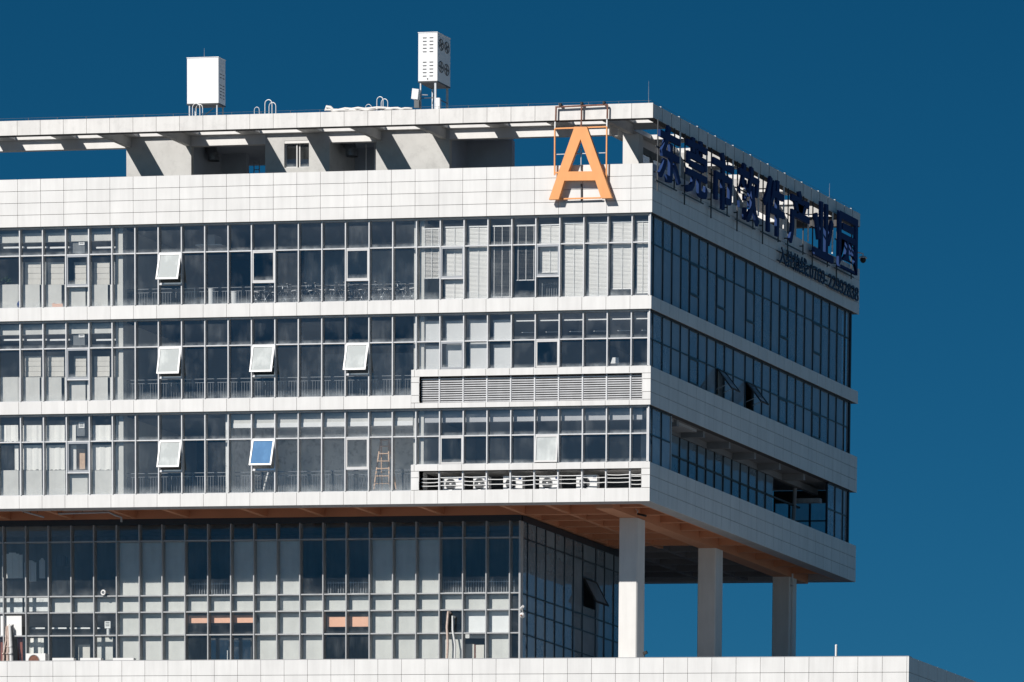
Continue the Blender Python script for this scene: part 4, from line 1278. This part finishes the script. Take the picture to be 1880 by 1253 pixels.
def blind(label, group, k, ztop, zbot, mode, Y=.425, xa=None, xb=None):
    xa = JX(k + 1) + .10 if xa is None else xa
    xb = (JX(k) if k >= 0 else -.22) - .06 if xb is None else xb
    t = thing('venetian_blind', label, 'blind', ((xa + xb) / 2, Y, zbot), group)
    m = MB(); m.box(xa, xb, Y - .03, Y + .03, ztop - .06, ztop); m.build('headrail', P['white'], t)
    m = MB(); m.box(xa, xb, Y - .02, Y + .02, zbot, zbot + .035); m.build('hem_rail', P['white'], t)
    m = MB(); z = zbot + .06; sp = .058
    tilt = {'closed': 1.22, 'half': .75, 'open': .12}[mode]
    while z < ztop - .08:
        a = tilt + random.uniform(-.06, .06)
        m.obox(((xa + xb) / 2, Y, z + random.uniform(-.003, .003)), (1, 0, random.uniform(-.004, .004)), (0, math.cos(a), math.sin(a)), (0, -math.sin(a), math.cos(a)), (xb - xa) / 2 - .01, .031 if mode != 'open' else .024, .0012)
        z += sp
    tag(m.build('slats', P['blind'], t), kind='stuff')
    m = MB()
    for f_ in ((.12, .5, .88) if mode != 'closed' else (.5,)):
        x = xa + (xb - xa) * f_; m.box(x - .012, x + .012, Y - .045, Y - .04, zbot, ztop)
    m.build('ladder_tape', P['white'], t)
GC = 'closed white blinds of the top corner office'
for k in (7, 6):
    blind('closed white slatted blind %s in the top corner office' % ('behind the left sash' if k == 7 else 'right of the left sash'), 'closed blinds of the top corner office', k, 12.45, 9.2, 'closed')
blind('tilted white blind with dark gaps at the left end of the top corner office', None, 8, 12.4, 10.15, 'half', xa=onY(777, 450, .46).x)
blind('full-length open blind with dark gaps in the top corner office', None, 5, 12.45, 9.25, 'open')
blind('raised open blind ending above the sill in the top corner office', None, 4, 12.45, 9.98, 'open')
blind('closed white blind hanging behind the sash of the top corner office', None, 3, 12.45, 10.3, 'closed')
for k in (2, 1):
    blind('smooth closed white blind, %s bay right of the right sash in the top office' % ('first' if k == 2 else 'second'), 'closed blinds of the top corner office', k, 12.5, 9.2, 'closed')
blind('closed white blind ending just above the sill near the top corner', None, 0, 12.5, 9.5, 'closed')
blind('narrow closed white blind in the last bay at the top corner', None, -1, 12.5, 9.3, 'closed')
m = MB(); xa, xb = JX(4) + .1, JX(3) - .15
for i in range(9):
    x = xa + (xb - xa) * i / 8; m.box(x - .02, x + .02, .70, .76, 9.15, 9.9)
m.box(xa, xb, .69, .77, 9.2, 9.25); m.box(xa, xb, .69, .77, 9.82, 9.86)
tag(m.build('radiator', P['slate'], None), 'grey finned radiator below the raised blind in the top corner office', 'radiator')

for k in (8, 7, 6, 5):
    xa, xb = (onY(781, 600, .5).x if k == 8 else JX(k + 1) + .14), JX(k) - .06
    m = MB(); m.box(xa, xb, .49, .505, 7.36, 8.2); m.box(xa, xb, .47, .525, 8.2, 8.26)
    m.box(xa + .02, xb - .02, .50, .512, 6.1, 7.28 - .06 * (k % 3))
    tag(m.build('roller_shade', P['shade'], None), 'pale grey roller shade %s in the middle corner office' % {8: 'in the first narrow bay', 7: 'behind the left sash', 6: 'right of the left sash', 5: 'last before the dark bays'}[k], 'shade', 'roller shades of the middle corner office')
for k in range(4, -2, -1):
    xa, xb = JX(k + 1) + .10, (JX(k) if k >= 0 else -.25) - .08
    m = MB(); m.box(xa, xb, .40, .44, 8.16, 8.21); m.box(xa + .1, xb - .3, .9, .95, 7.75, 7.77)
    tag(m.build('light_batten', P['white'], None), ORD[4 - k] + ' thin white ceiling batten in the dark middle-storey bays by the corner', 'light', 'ceiling battens of the middle corner office')
a0, a1, c0_, c1_ = rect(1121, 1137, 657, 668, .8)
m = MB(); m.prism([(a0 + .02, c0_), (a1, c0_), (a1 - .03, c1_), (a0 + .12, c1_)], 'y', .75, .8)
tag(m.build('desk_screen', P['white'], None), 'small white desk screen on the sill of the middle corner office', 'screen')

# exhaust boxes, boards, curtains in the left rooms
for lab, v, zoff in (('top', 439, 0), ('middle', 608.5, 1), ('lowest', 775, 2)):
    a0, a1, c0_, c1_ = rect(133, 156, v, v + 26, .52)
    t = thing('exhaust_fan', 'dark boxed exhaust fan with white grille in the left room of the %s storey' % lab, 'fan', ((a0 + a1) / 2, .52, c0_))
    m = MB(); m.box(a0, a1, .50, .72, c0_, c1_); m.build('housing', P['slate'], t)
    g0, g1, h0, h1 = rect(144.8, 155.3, v, v + 11.5, .48)
    m = MB(); m.box(g0, g1, .465, .49, h0, h1); m.build('grille_plate', P['white'], t)
    for i in range(3):
        zz = h0 + (h1 - h0) * (.3 + .2 * i); box('grille_slot', t, P['darksteel'], g0 + .05, g1 - .05, .46, .464, zz - .012, zz + .012)
SB = [(-12, 32), (42, 74.5), (82, 117), (122, 158), (166, 200.5), (207, 220)]
for fl, (sv0, sv1), (bv0, bv1) in (('top', (523, 568), (481.5, 523)), ('middle', (693, 738), (654, 692))):
    for i, (u0, u1) in enumerate(SB):
        a0, a1, c0_, c1_ = rect(-20 if i == 0 else u0 - 9, u1 + 2, sv0, sv1, .42)
        zlo = 9.15 if fl == 'top' else 4.89
        m = MB(); m.box(a0 + .003, a1 - .003, .41, .47, zlo, c1_); m.build('sill_board', P['greywall'], B)
    for i, (u0, u1) in enumerate(((46, 75), (88, 117.5), (136, 158), (173, 201), (213, 219))):
        a0, a1, c0_, c1_ = rect(u0, u1, bv0, bv1, .56)
        n = 4
        t = thing('window_board', '%s beige slatted board from the left in the %s left room' % (ORD[i], fl), 'board', ((a0 + a1) / 2, .56, c0_), 'beige boards in the left rooms')
        for j in range(n):
            zz0 = c0_ + (c1_ - c0_) * j / n; zz1 = c0_ + (c1_ - c0_) * (j + 1) / n
            box('slat', t, P['board'], a0, a1, .55 + .012 * (j % 2), .60, zz0 + .006, zz1 - .006)
    for (u0, u1) in ((39, 41.5), (80, 84), (164, 167.5), (206, 212)):
        a0, a1, c0_, c1_ = rect(u0, u1, bv0, bv1 + 2, .46)
        box('inner_post', B, P['white'], a0, a1, .44, .54, c0_, c1_)
    v = 455 if fl == 'top' else 624.5
    for bi, (u0, u1) in enumerate(((6, 45), (50, 88), (92, 131), (177, 215))):
        a0, a1, c0_, c1_ = rect(u0, u1, v - 1.6, v + 1.4, .50)
        m = MB(); m.box(a0, a1, .48, .54, c0_, c1_)
        tag(m.build('light_batten', P['white'], None), '%s thin white ceiling batten from the left in the %s left room' % (ORD[bi], fl), 'light', 'ceiling battens of the %s left room' % fl)
for lab, rng in (('upper', (781, 811, ((1, 33), (42, 76), (85, 119), (127.5, 139), (170, 204), (212.5, 219)))), ('lower', (818, 863, ((27, 34), (42, 76), (85, 119), (131, 140), (169, 204.5), (212, 219))))):
    v0, v1, rs_ = rng
    for i, (u0, u1) in enumerate(rs_):
        a0, a1, c0_, c1_ = rect(u0, u1, v0, v1, .45)
        m = MB(); n = max(4, int((a1 - a0) / .06)); k0 = len(m.v)
        for j in range(n + 1):
            x = a0 + (a1 - a0) * j / n; off = .012 * math.sin(j * .9 + i) + .008 * math.sin(j * 2.3 + 2 * i) + random.uniform(-.003, .003)
            hem = random.uniform(-.02, .02)
            m.v += [(x, .45 + off, c1_), (x, .45 + off * 1.4, c0_ + hem), (x, .462 + off, c1_), (x, .462 + off * 1.4, c0_ + hem)]
        for j in range(n):
            p = 4 * j; q_ = p + 4
            m.f += [(p + 1, q_ + 1, q_, p), (p + 2, q_ + 2, q_ + 3, p + 3), (p, q_, q_ + 2, p + 2), (p + 3, q_ + 3, q_ + 1, p + 1)]
        m.f += [(0, 2, 3, 1), (4 * n + 1, 4 * n + 3, 4 * n + 2, 4 * n)]
        o = m.build('curtain', P['curtain'], None, smooth=True)
        tag(o, '%s white curtain from the left, %s row of the lowest left room' % (ORD[i], lab), 'curtain', 'white curtains of the lowest left room')
a0, a1, c0_, c1_ = rect(142, 156, 825, 862, .62)
tag(MB().box(a0, a1, .62, .68, c0_, c1_).build('door_panel', P['wood'], None), 'pale brown panel behind the grey sash of the lowest left room', 'panel')
for u0, u1 in ((-12, 34), (36, 77), (79, 120), (122, 161), (163, 206), (207, 220)):
    a0, a1, c0_, c1_ = rect(u0, u1, 864, 905, .42)
    m = MB(); m.box(a0 + .003, a1 - .003, .41, .47, .60, c1_); m.build('sill_board', P['greywall'], B)
# little things on the top sill
q = onY(37.5, 558, .45)
m = MB(); m.sphere((q.x, .45, 9.36), .17, 10, 6, 1.1, -.95); tag(m.build('blue_ball', P['signblue'], None, smooth=True), 'blue round object on the top-left sill', 'ball')
q = onY(106, 559, .45)
t = thing('cardboard_box', 'reddish open carton on the top-left sill', 'box', (q.x, .46, 9.16))
m = MB(); m.box(q.x - .26, q.x + .28, .40, .54, 9.19, 9.37); m.build('carton', P['stripsign'], t)
m = MB(); m.obox((q.x - .2, .47, 9.39), (1, 0, .3), (0, 1, 0), (-.3, 0, 1), .1, .07, .006); m.build('flap', P['stripsign'], t)
t = thing('potted_plant', 'small dark potted plant behind the top-left glass', 'plant', (onY(12, 523, .6).x, .6, 10.3))
px_, pz_ = WL[t.name].x, onY(12, 524, .6).z
m = MB(); m.tube([(px_, .58, pz_ - .02), (px_, .58, pz_ + .12)], .08, 10, rs=[.06, .09]); m.build('pot', P['black'], t)
m = MB()
for i in range(40):
    a = random.uniform(0, 6.28); e = random.uniform(.15, 1.3); r = random.uniform(.1, .32)
    d = Vector((math.cos(a) * math.cos(e), math.sin(a) * math.cos(e) * .4, math.sin(e))); c = Vector((px_, .58, pz_ + .1)) + d * r
    m.obox(c, d, d.orthogonal(), d.cross(d.orthogonal()), .05, .018, .002)
m.build('leaves', P['leaf'], t)
for u, v0, v1, r, lab in ((388.5, 531, 556, .15, 'taller pale cylinder bin behind the top corridor railing'), (431, 536.5, 556, .17, 'shorter pale cylinder bin behind the top corridor railing')):
    q = onY(u, v1, 1.1); zt = onY(u, v0, 1.1).z
    t = thing('bin', lab, 'bin', (q.x, 1.1, 9.09))
    m = MB(); m.tube([(q.x, 1.1, 9.09), (q.x, 1.1, zt - .03)], r, 14, rs=[r * .92, r]); m.build('drum', P['shade'], t, smooth=True)
    m = MB(); m.tube([(q.x, 1.1, zt - .03), (q.x, 1.1, zt)], r * 1.06, 14); m.build('lid', P['white'], t, smooth=True)
# ceiling unit in the top corridor
a0, a1, c0_, c1_ = rect(376, 396, 436, 450, 2.0)
t = thing('ceiling_unit', 'faint ceiling unit hanging in the dark top corridor', 'air conditioner', ((a0 + a1) / 2, 2.0, c0_))
m = MB(); m.box(a0, a1, 1.9, 2.6, c0_, c1_ + .1); m.build('body', P['ceil'], t)
m = MB(); m.box(a0 - .4, a1 + .4, 1.8, 2.9, c0_ - .06, c0_); m.build('tray', P['shade'], t)
# step ladder in the lowest room
xl_, yl_ = onY(700, 890, 1.3).x, 1.3
t = thing('step_ladder', 'pale wooden step ladder standing in the lowest corridor room', 'ladder', (xl_, yl_, .61))
H = 2.55
for s in (-1, 1):
    m = MB(); m.bar((xl_ + s * .42, yl_, .61), (xl_ + s * .2, yl_ + .35, .61 + H), .055); m.build('stile', P['wood'], t)
    m = MB(); m.bar((xl_ + s * .40, yl_ + .9, .61), (xl_ + s * .2, yl_ + .42, .61 + H), .05); m.build('prop_leg', P['wood'], t)
for i in range(7):
    f_ = (i + .6) / 7.4; w_ = .42 - .22 * f_
    m = MB(); m.box(xl_ - w_, xl_ + w_, yl_ + .35 * f_ - .04, yl_ + .35 * f_ + .06, .61 + H * f_ - .02, .61 + H * f_ + .02); m.build('tread', P['wood'], t)
m = MB(); m.box(xl_ - .24, xl_ + .24, yl_ + .3, yl_ + .48, .61 + H, .61 + H + .04); m.build('cap_plate', P['wood'], t)
# dark stand with slanted pale handle
q = onY(485, 894, 1.3)
t = thing('equipment_stand', 'dark stand with a pale slanted bar behind the lowest corridor railing', 'stand', (q.x, 1.3, .61))
m = MB(); m.bar((q.x - .1, 1.3, .72), (q.x + .22, 1.3, 1.75), .06); m.build('slanted_bar', P['white'], t)
m = MB(); m.tube([(q.x - .45, 1.3, .61), (q.x - .35, 1.3, 1.5), (q.x - .1, 1.3, 1.62)], .03, 6); m.tube([(q.x + .3, 1.3, .61), (q.x + .35, 1.3, 1.2)], .03, 6); m.box(q.x - .5, q.x + .4, 1.2, 1.4, .61, .68); m.build('base_frame', P['darksteel'], t)
m = MB(); m.box(q.x - .42, q.x - .12, 1.22, 1.38, 1.0, 1.4); m.build('motor_box', P['black'], t)
# outdoor units in the lower louvre box
for i, (u0, u1) in enumerate(((813, 849), (869, 897), (924, 959), (990, 1027), (1058, 1096))):
    a0, a1, c0_, c1_ = rect(u0, u1, 868, 897, .38)
    c0_ = .62; c1_ = 1.27
    t = thing('air_conditioner', 'white outdoor air conditioner %s in the lower louvre bay' % ('leftmost', 'second from the left', 'in the middle', 'second from the right', 'rightmost')[i], 'air conditioner', ((a0 + a1) / 2, .38, c0_), 'outdoor units in the lower louvre bay')
    m = MB(); m.box(a0, a1, .38, .68, c0_, c1_); m.build('case', P['white'], t)
    xc_ = a0 + (a1 - a0) * .4; r = .26
    m = MB(); m.tube([(xc_, .374, c0_ + .30), (xc_, .382, c0_ + .30)], r, 18); m.build('fan_opening', P['darksteel'], t)
    m = MB(); m.ring((xc_, .37, c0_ + .30), (0, 1, 0), r, .012, 18, 5); m.ring((xc_, .37, c0_ + .30), (0, 1, 0), r * .5, .008, 14, 4); m.build('fan_guard', P['steel'], t)
    m = MB(); m.box(xc_ - .05, xc_ + .05, .36, .375, c0_ + .25, c0_ + .35); m.build('fan_hub', P['white'], t)
    m = MB(); m.box(a1 - .2, a1 - .05, .375, .38, c1_ - .16, c1_ - .08); m.build('badge', P['signblue'], t)

# ================================================================ things at the lower storey
for u0, u1, v0, v1, lab in ((347, 476, 1130.5, 1144, 'salmon sign strip above the dark glass door of the lower storey'), (601, 676, 1132, 1151, 'salmon sign strip behind the lower glass near the middle')):
    a0, a1, c0_, c1_ = rect(u0, u1, v0, v1, YB)
    tag(MB().box(a0, a1, YB, YB + .04, c0_, c1_).build('sign_strip', P['stripsign'], None), lab, 'sign')
a0, a1, c0_, c1_ = rect(382, 462, 1172, 1212, YL + .4)
t = thing('glass_door', 'dark double glass door with white handles behind the lower storey glass', 'door', ((a0 + a1) / 2, YL + .45, -7.95))
xm = (a0 + a1) / 2
for x0_, x1_ in ((a0, xm - .01), (xm + .01, a1)):
    m = MB(); m.box(x0_, x0_ + .06, YL + .42, YL + .47, -7.95, c1_); m.box(x1_ - .06, x1_, YL + .42, YL + .47, -7.95, c1_); m.box(x0_ + .06, x1_ - .06, YL + .42, YL + .47, c1_ - .08, c1_); lf = m.build('door_leaf', P['darksteel'], t)
    box('pane', lf, P['pane'], x0_ + .06, x1_ - .06, YL + .44, YL + .45, -7.9, c1_ - .08)
for s in (-1, 1):
    m = MB(); m.tube([(xm + s * .1, YL + .36, -6.6 + .0), (xm + s * .1, YL + .36, -6.05)], .022, 8); m.bar((xm + s * .1, YL + .36, -6.5), (xm + s * .1, YL + .43, -6.5), .02); m.bar((xm + s * .1, YL + .36, -6.15), (xm + s * .1, YL + .43, -6.15), .02); m.build('handle', P['white'], t, smooth=True)
for u0, u1, lab in ((351, 474, 'short railing behind the lower glass above the door'), (601, 676, 'short railing behind the lower glass near the middle'), (812, 945, 'short railing behind the lower glass near its corner')):
    a0, a1 = onY(u0, 1080, YL + .5).x, onY(u1, 1080, YL + .5).x
    t = thing('short_railing', lab, 'railing', ((a0 + a1) / 2, YL + .5, -3.57))
    zt = -2.98
    m = MB(); m.box(a0, a1, YL + .48, YL + .52, zt, zt + .03); m.box(a0, a1, YL + .48, YL + .52, -3.5, -3.47); m.build('rail', P['steel'], t)
    m = MB(); x = a0 + .05
    while x < a1: m.box(x - .008, x + .008, YL + .49, YL + .51, -3.47, zt + .10); x += .13
    tag(m.build('balusters', P['steel'], t), kind='stuff')
    m = MB(); m.box(a0, a1, YL + .1, YL + .4, -3.55, -3.50); m.build('sill', P['white'], t)
# board with a hole and hanging hoses at the left edge
a0, a1, c0_, c1_ = rect(1.5, 40, 1131, 1168.5, YL)
t = thing('pipe_board', 'white board with a dark hole replacing a pane at the left edge', 'board', ((a0 + a1) / 2, YL, c0_))
hx0, hx1, hz0, hz1 = rect(17, 25.5, 1147, 1151.5, YL)
m = MB()
m.box(a0, hx0, YL - .02, YL + .02, c0_, c1_); m.box(hx1, a1, YL - .02, YL + .02, c0_, c1_); m.box(hx0, hx1, YL - .02, YL + .02, c0_, hz0); m.box(hx0, hx1, YL - .02, YL + .02, hz1, c1_)
m.build('board', P['white'], t)
m = MB(); m.box(hx0 - .05, hx1 + .05, YL + .03, YL + .05, hz0 - .05, hz1 + .05); m.build('hole_backing', P['black'], t)
for i, (ue, dx, mt, r) in enumerate(((4, -.1, 'hose', .045), (13, 0, 'hose', .07), (21, 0, 'shade', .085), (26.5, .05, 'darksteel', .05))):
    s = Vector(((hx0 + hx1) / 2 + dx * .5, YL + .0, (hz0 + hz1) / 2)); e = onY(ue, 1212, YL - .25)
    pts = [s, s + Vector(((e.x - s.x) * .3, -.22, -.08)), s + (e - s) * .45 + Vector((0, -.08, 0)), s + (e - s) * .75 + Vector((random.uniform(-.03, .03), -.05, 0)), Vector((e.x, YL - .25, -7.9))]
    m = MB(); m.tube([tuple(p) for p in pts], r, 8)
    for f_ in (.4, .6, .8):
        p = s + (e - s) * f_ + Vector((0, -.08, 0)); m.tube([tuple(p), tuple(p - Vector((0, 0, .06)))], r * 1.15, 8)
    tag(m.build('insulated_hose', P[mt], None, smooth=True), ('thin pale hose leaning far left below the white board', 'thick pinkish hose below the white board', 'thick grey insulated hose below the white board', 'dark cable hose right of the pale ones below the white board')[i], 'hose')
for u0, u1, lab in ((1, 11, 'dark red board at the far left behind the hanging hoses'), (32.5, 41, 'dark red board right of the hanging hoses')):
    a0, a1 = onY(u0, 1190, YB).x, onY(u1, 1190, YB).x
    tag(MB().box(a0, a1, YB, YB + .05, -7.9, LZ[4] - .04).build('red_board', P['redbrown'], None), lab, 'board')
# outdoor unit in front of the lower glass
a0, a1, c0_, c1_ = rect(47.5, 83, 1200, 1225, 1.8)
t = thing('air_conditioner', 'white outdoor air conditioner with brown fan behind the podium parapet at left', 'air conditioner', ((a0 + a1) / 2, 2.0, -8.0))
m = MB(); m.box(a0, a1, 1.8, 2.15, -8.0, c1_); m.build('case', P['white'], t)
xc_ = a0 + (a1 - a0) * .42
m = MB(); m.tube([(xc_, 1.792, c1_ - .36), (xc_, 1.802, c1_ - .36)], .29, 20); m.build('fan_opening', P['rust'], t)
m = MB(); m.ring((xc_, 1.788, c1_ - .36), (0, 1, 0), .29, .014, 20, 5); m.build('fan_guard', P['steel'], t)
for i, (u0, u1) in enumerate(((98, 137), (149, 187), (209, 247))):
    a0, a1, c0_, c1_ = rect(u0, u1, 1208.8, 1216, .6)
    tag(MB().box(a0, a1, .5, .75, -8.0, c1_).build('roof_duct', P['white'], None), ('leftmost', 'middle', 'rightmost')[i] + ' of three low white ducts peeking over the podium parapet', 'duct', 'low ducts behind the podium parapet')
# second hose bundle
for i, (u, v0, mt, r, lab) in enumerate(((822, 1126, 'hose', .06, 'beige hose dangling before the lower glass right of the middle'), (819, 1128, 'darksteel', .03, 'black cable dangling beside the beige hose'), (830, 1134, 'shade', .05, 'grey looped hose behind the dangling beige hose'))):
    s = onY(u + 5, v0, YL - .05); e = onY(u - 4 + 4 * i, 1212, YL - .2)
    pts = [s, s + Vector((-.05, -.15, .02)), s + (e - s) * .3 + Vector((-.08, -.05, 0)), s + (e - s) * .65 + Vector((.03, 0, 0)), Vector((e.x, YL - .2, -7.9))]
    m = MB(); m.tube([tuple(p) for p in pts], r, 8)
    tag(m.build('insulated_hose', P[mt], None, smooth=True), lab, 'hose')
a0, a1, c0_, c1_ = rect(854, 888, 1183, 1212, YL + .35)
t = thing('storage_crates', 'beige crate pair behind the lower glass right of the hoses', 'crate', ((a0 + a1) / 2, YL + .45, -7.95))
m = MB(); m.box(a0, (a0 + a1) / 2 - .02, YL + .35, YL + .6, -7.95, c1_); m.box((a0 + a1) / 2 + .06, a1, YL + .38, YL + .6, -7.95, c1_ - .03); m.build('crate', P['board'], t)
m = MB(); m.box((a0 + a1) / 2 - .02, (a0 + a1) / 2 + .05, YL + .36, YL + .5, -7.95, c1_ - .02); m.build('divider', P['rust'], t)
m = MB(); m.box(a0 - .05, a1 + .05, YL + .4, YL + .5, c1_ + .28, c1_ + .62); m.build('panel', P['shade'], t)
# inside lower left: three added sheets imitate glass reflections, then sheet, curtain, boards
for i, (u0, u1, v0, v1, Y, mt, lab) in enumerate(((4, 41, 1014, 1062, 4.3, 'curtain', 'pale sheet added as a reflection in the upper left lower-storey glass'), (45, 66, 1028, 1068, 4.3, 'shade', 'pale sheet added as a second reflection right of the first one in the lower storey'), (72, 82, 1024, 1062, 4.3, 'shade', 'narrow pale sheet added as a reflection in the upper lower-storey glass'), (100, 124, 1018, 1040, 4.4, 'slate', 'dull grey sheet high in the lower-storey glass'), (50, 80, 1172, 1212, 3.8, 'curtain', 'pale curtain beside the outdoor unit in the lower storey'), (144, 165, 1184, 1212, 3.8, 'board', 'beige low board behind the lower glass at left'), (172, 207, 1171, 1212, 3.8, 'greywall', 'grey tall board behind the lower glass at left'), (45, 126, 1098, 1123, 3.75, 'plaster', 'stained pale board band in the left lower glass'), (0, 41, 1098, 1125, 3.75, 'plaster', 'stained pale board at the far left lower glass'))):
    a0, a1, c0_, c1_ = rect(u0, u1, v0, v1, Y)
    m = MB(); n = 6
    for j in range(n):
        xa, xb = a0 + (a1 - a0) * j / n, a0 + (a1 - a0) * (j + 1) / n
        off = .02 * (j % 2) if 'curtain' in lab or 'sheet' in lab else 0
        m.box(xa, xb, Y + off, Y + .03 + off, c0_, c1_ - (.15 * abs(j - 2.5) / 3 if 'sheet' in lab else 0))
    tag(m.build('sheet_or_reflection' if i < 5 else 'back_board', P[mt], None), lab, 'curtain' if i < 5 else 'board')
for i, (u0, u1) in enumerate(((58, 82), (88, 122), (128, 165), (172, 184))):
    a0, a1, c0_, c1_ = rect(u0, u1, 1152.5, 1155, 3.7)
    tag(MB().box(a0, a1, 3.7, 3.76, c0_, c1_).build('light_batten', P['white'], None), ORD[i] + ' thin white ceiling batten from the left in the lower-storey room', 'light', 'ceiling battens of the left lower room')
a0, a1, c0_, c1_ = rect(192.5, 203, 1141, 1154, 3.62)
t = thing('exhaust_fan', 'small white grille fan behind the lower-storey glass at left', 'fan', ((a0 + a1) / 2, 3.62, c0_))
m = MB(); m.box(a0, a1, 3.60, 3.64, c0_, c1_); m.build('grille_plate', P['white'], t)
for i in range(3): box('grille_slot', t, P['darksteel'], a0 + .05, a1 - .05, 3.594, 3.6, c0_ + .1 + .08 * i, c0_ + .13 + .08 * i)
m = MB(); m.tube([((a0 + a1) / 2, 3.7, c0_), ((a0 + a1) / 2, 3.7, c0_ - .35)], .09, 8); m.build('duct', P['shade'], t)
q = onY(191.5, 1089, YL - .1)
t = thing('ring_lamp', 'round white lamp fixed on the lower-storey mullion at left', 'lamp', tuple(q))
m = MB(); m.ring((q.x, YL - .2, q.z), (0, 1, 0), .10, .04, 14, 6); m.build('ring', P['white'], t, smooth=True)
m = MB(); m.bar((q.x, YL - .18, q.z), (q.x, YL - .02, q.z), .03); m.build('bracket', P['steel'], t)
# pipes under the soffit at left
for u0, u1, v, lab in ((103, 200, 941.5, 'run of grey pipes under the orange soffit at left'), (40, 72, 943, 'short grey pipe bracket under the orange soffit at far left')):
    t = thing('soffit_pipe', lab, 'pipe', tuple(onY(u0, v, 2.0)))
    p0, p1 = onY(u0, v, 1.8), onY(u1, v - 1, 1.8)
    m = MB()
    if u1 > 100:
        m.tube([tuple(p0 + Vector((0, 0, .1))), tuple(p0 + Vector((.15, 0, -.05))), tuple(p1), tuple(p1 + Vector((.25, .2, -.12))), tuple(p1 + Vector((.5, .3, -.2))), tuple(p1 + Vector((.5, .3, -.42)))], .05, 8)
        m.tube([tuple(p0 + Vector((.3, .2, .12))), tuple(p1 + Vector((.1, .2, .12)))], .035, 8)
    else:
        m.tube([tuple(p0 + Vector((0, 0, .12))), tuple(p1 + Vector((.1, .3, -.15)))], .045, 8)
    m.build('pipe', P['steel'], t, smooth=True)
    m = MB()
    for f_ in (.1, .5, .9):
        q = p0 + (p1 - p0) * f_; m.bar(tuple(q), tuple(q + Vector((0, 0, .5))), .02)
    m.build('hanger', P['darksteel'], t)
# cameras on the lower corner
q = onY(958, 1118, YL - .2)
t = thing('bullet_camera', 'upper white bullet camera on the lower glass corner', 'camera', tuple(q))
m = MB(); m.tube([(q.x - .02, YL - .25, q.z), (q.x + .22, YL - .55, q.z + .06)], .06, 10); m.build('body', P['white'], t, smooth=True)
m = MB(); m.bar((q.x - .02, YL - .05, q.z - .14), (q.x + .06, YL - .3, q.z), .05); m.build('bracket', P['white'], t)
q = onY(958.5, 1131, YL - .2)
t = thing('dome_camera', 'lower white round camera on the lower glass corner', 'camera', tuple(q))
m = MB(); m.sphere((q.x + .08, YL - .35, q.z), .13, 12, 6, 1, -.98); m.build('dome', P['white'], t, smooth=True)
m = MB(); m.bar((q.x - .05, YL - .05, q.z + .05), (q.x + .05, YL - .3, q.z + .05), .06); m.build('bracket', P['white'], t)
m = MB(); m.tube([(q.x + .08, YL - .49, q.z - .02), (q.x + .08, YL - .475, q.z - .02)], .05, 10); m.build('lens', P['rust'], t)
# conduit with camera at the head of the first column
q = onY(1176, 945, 3.6)
t = thing('conduit_camera', 'dark camera on a bent grey conduit at the head of the nearest column', 'camera', tuple(q))
m = MB(); a = onY(1157, 928, 3.55); b = onY(1171, 938, 3.55)
m.tube([tuple(a), tuple(b), tuple(onY(1170, 943, 3.55)), tuple(onY(1175, 945, 3.5))], .03, 8); m.build('conduit', P['shade'], t, smooth=True)
m = MB(); m.tube([tuple(onY(1171, 944, 3.5)), tuple(onY(1186, 947.5, 3.3))], .05, 8); m.build('body', P['black'], t, smooth=True)
q = onX(1455, 1052, -2.1)
t = thing('downpipe', 'thin pipe beside the head of the farthest column', 'pipe', tuple(q))
m = MB(); m.tube([(-2.10, q.y, .0), (-2.10, q.y, -.6), (-2.14, q.y + .1, -.8), (-2.14, q.y + .1, -8.0)], .05, 8); m.build('pipe', P['shade'], t, smooth=True)
m = MB(); m.tube([(-2.12, q.y, -.55), (-2.12, q.y, -.62)], .075, 8); m.build('collar', P['steel'], t)
q = onY(1535, 1208, .3)
t = thing('vent_post', 'white capped vent post standing on the podium at right', 'post', (q.x, .3, -8.0))
zt = onY(1535, 1184, .3).z
m = MB(); m.tube([(q.x, .3, -8.0), (q.x, .3, zt - .04)], .055, 10); m.build('pipe', P['white'], t, smooth=True)
m = MB(); m.sphere((q.x, .3, zt - .05), .062, 10, 4, 1.0, 0); m.build('cap', P['white'], t, smooth=True)
q = onY(1183, 1199, .3)
t = thing('floodlight', 'small black floodlight behind the podium parapet near the columns', 'floodlight', (q.x, .3, -8.0))
m = MB(); m.obox((q.x + .04, .3, q.z), (1, 0, .4), (0, 1, 0), (-.4, 0, 1), .10, .06, .06); m.build('head', P['black'], t)
m = MB(); m.bar((q.x, .3, -8.0), (q.x, .3, q.z), .03); m.build('stem', P['black'], t)
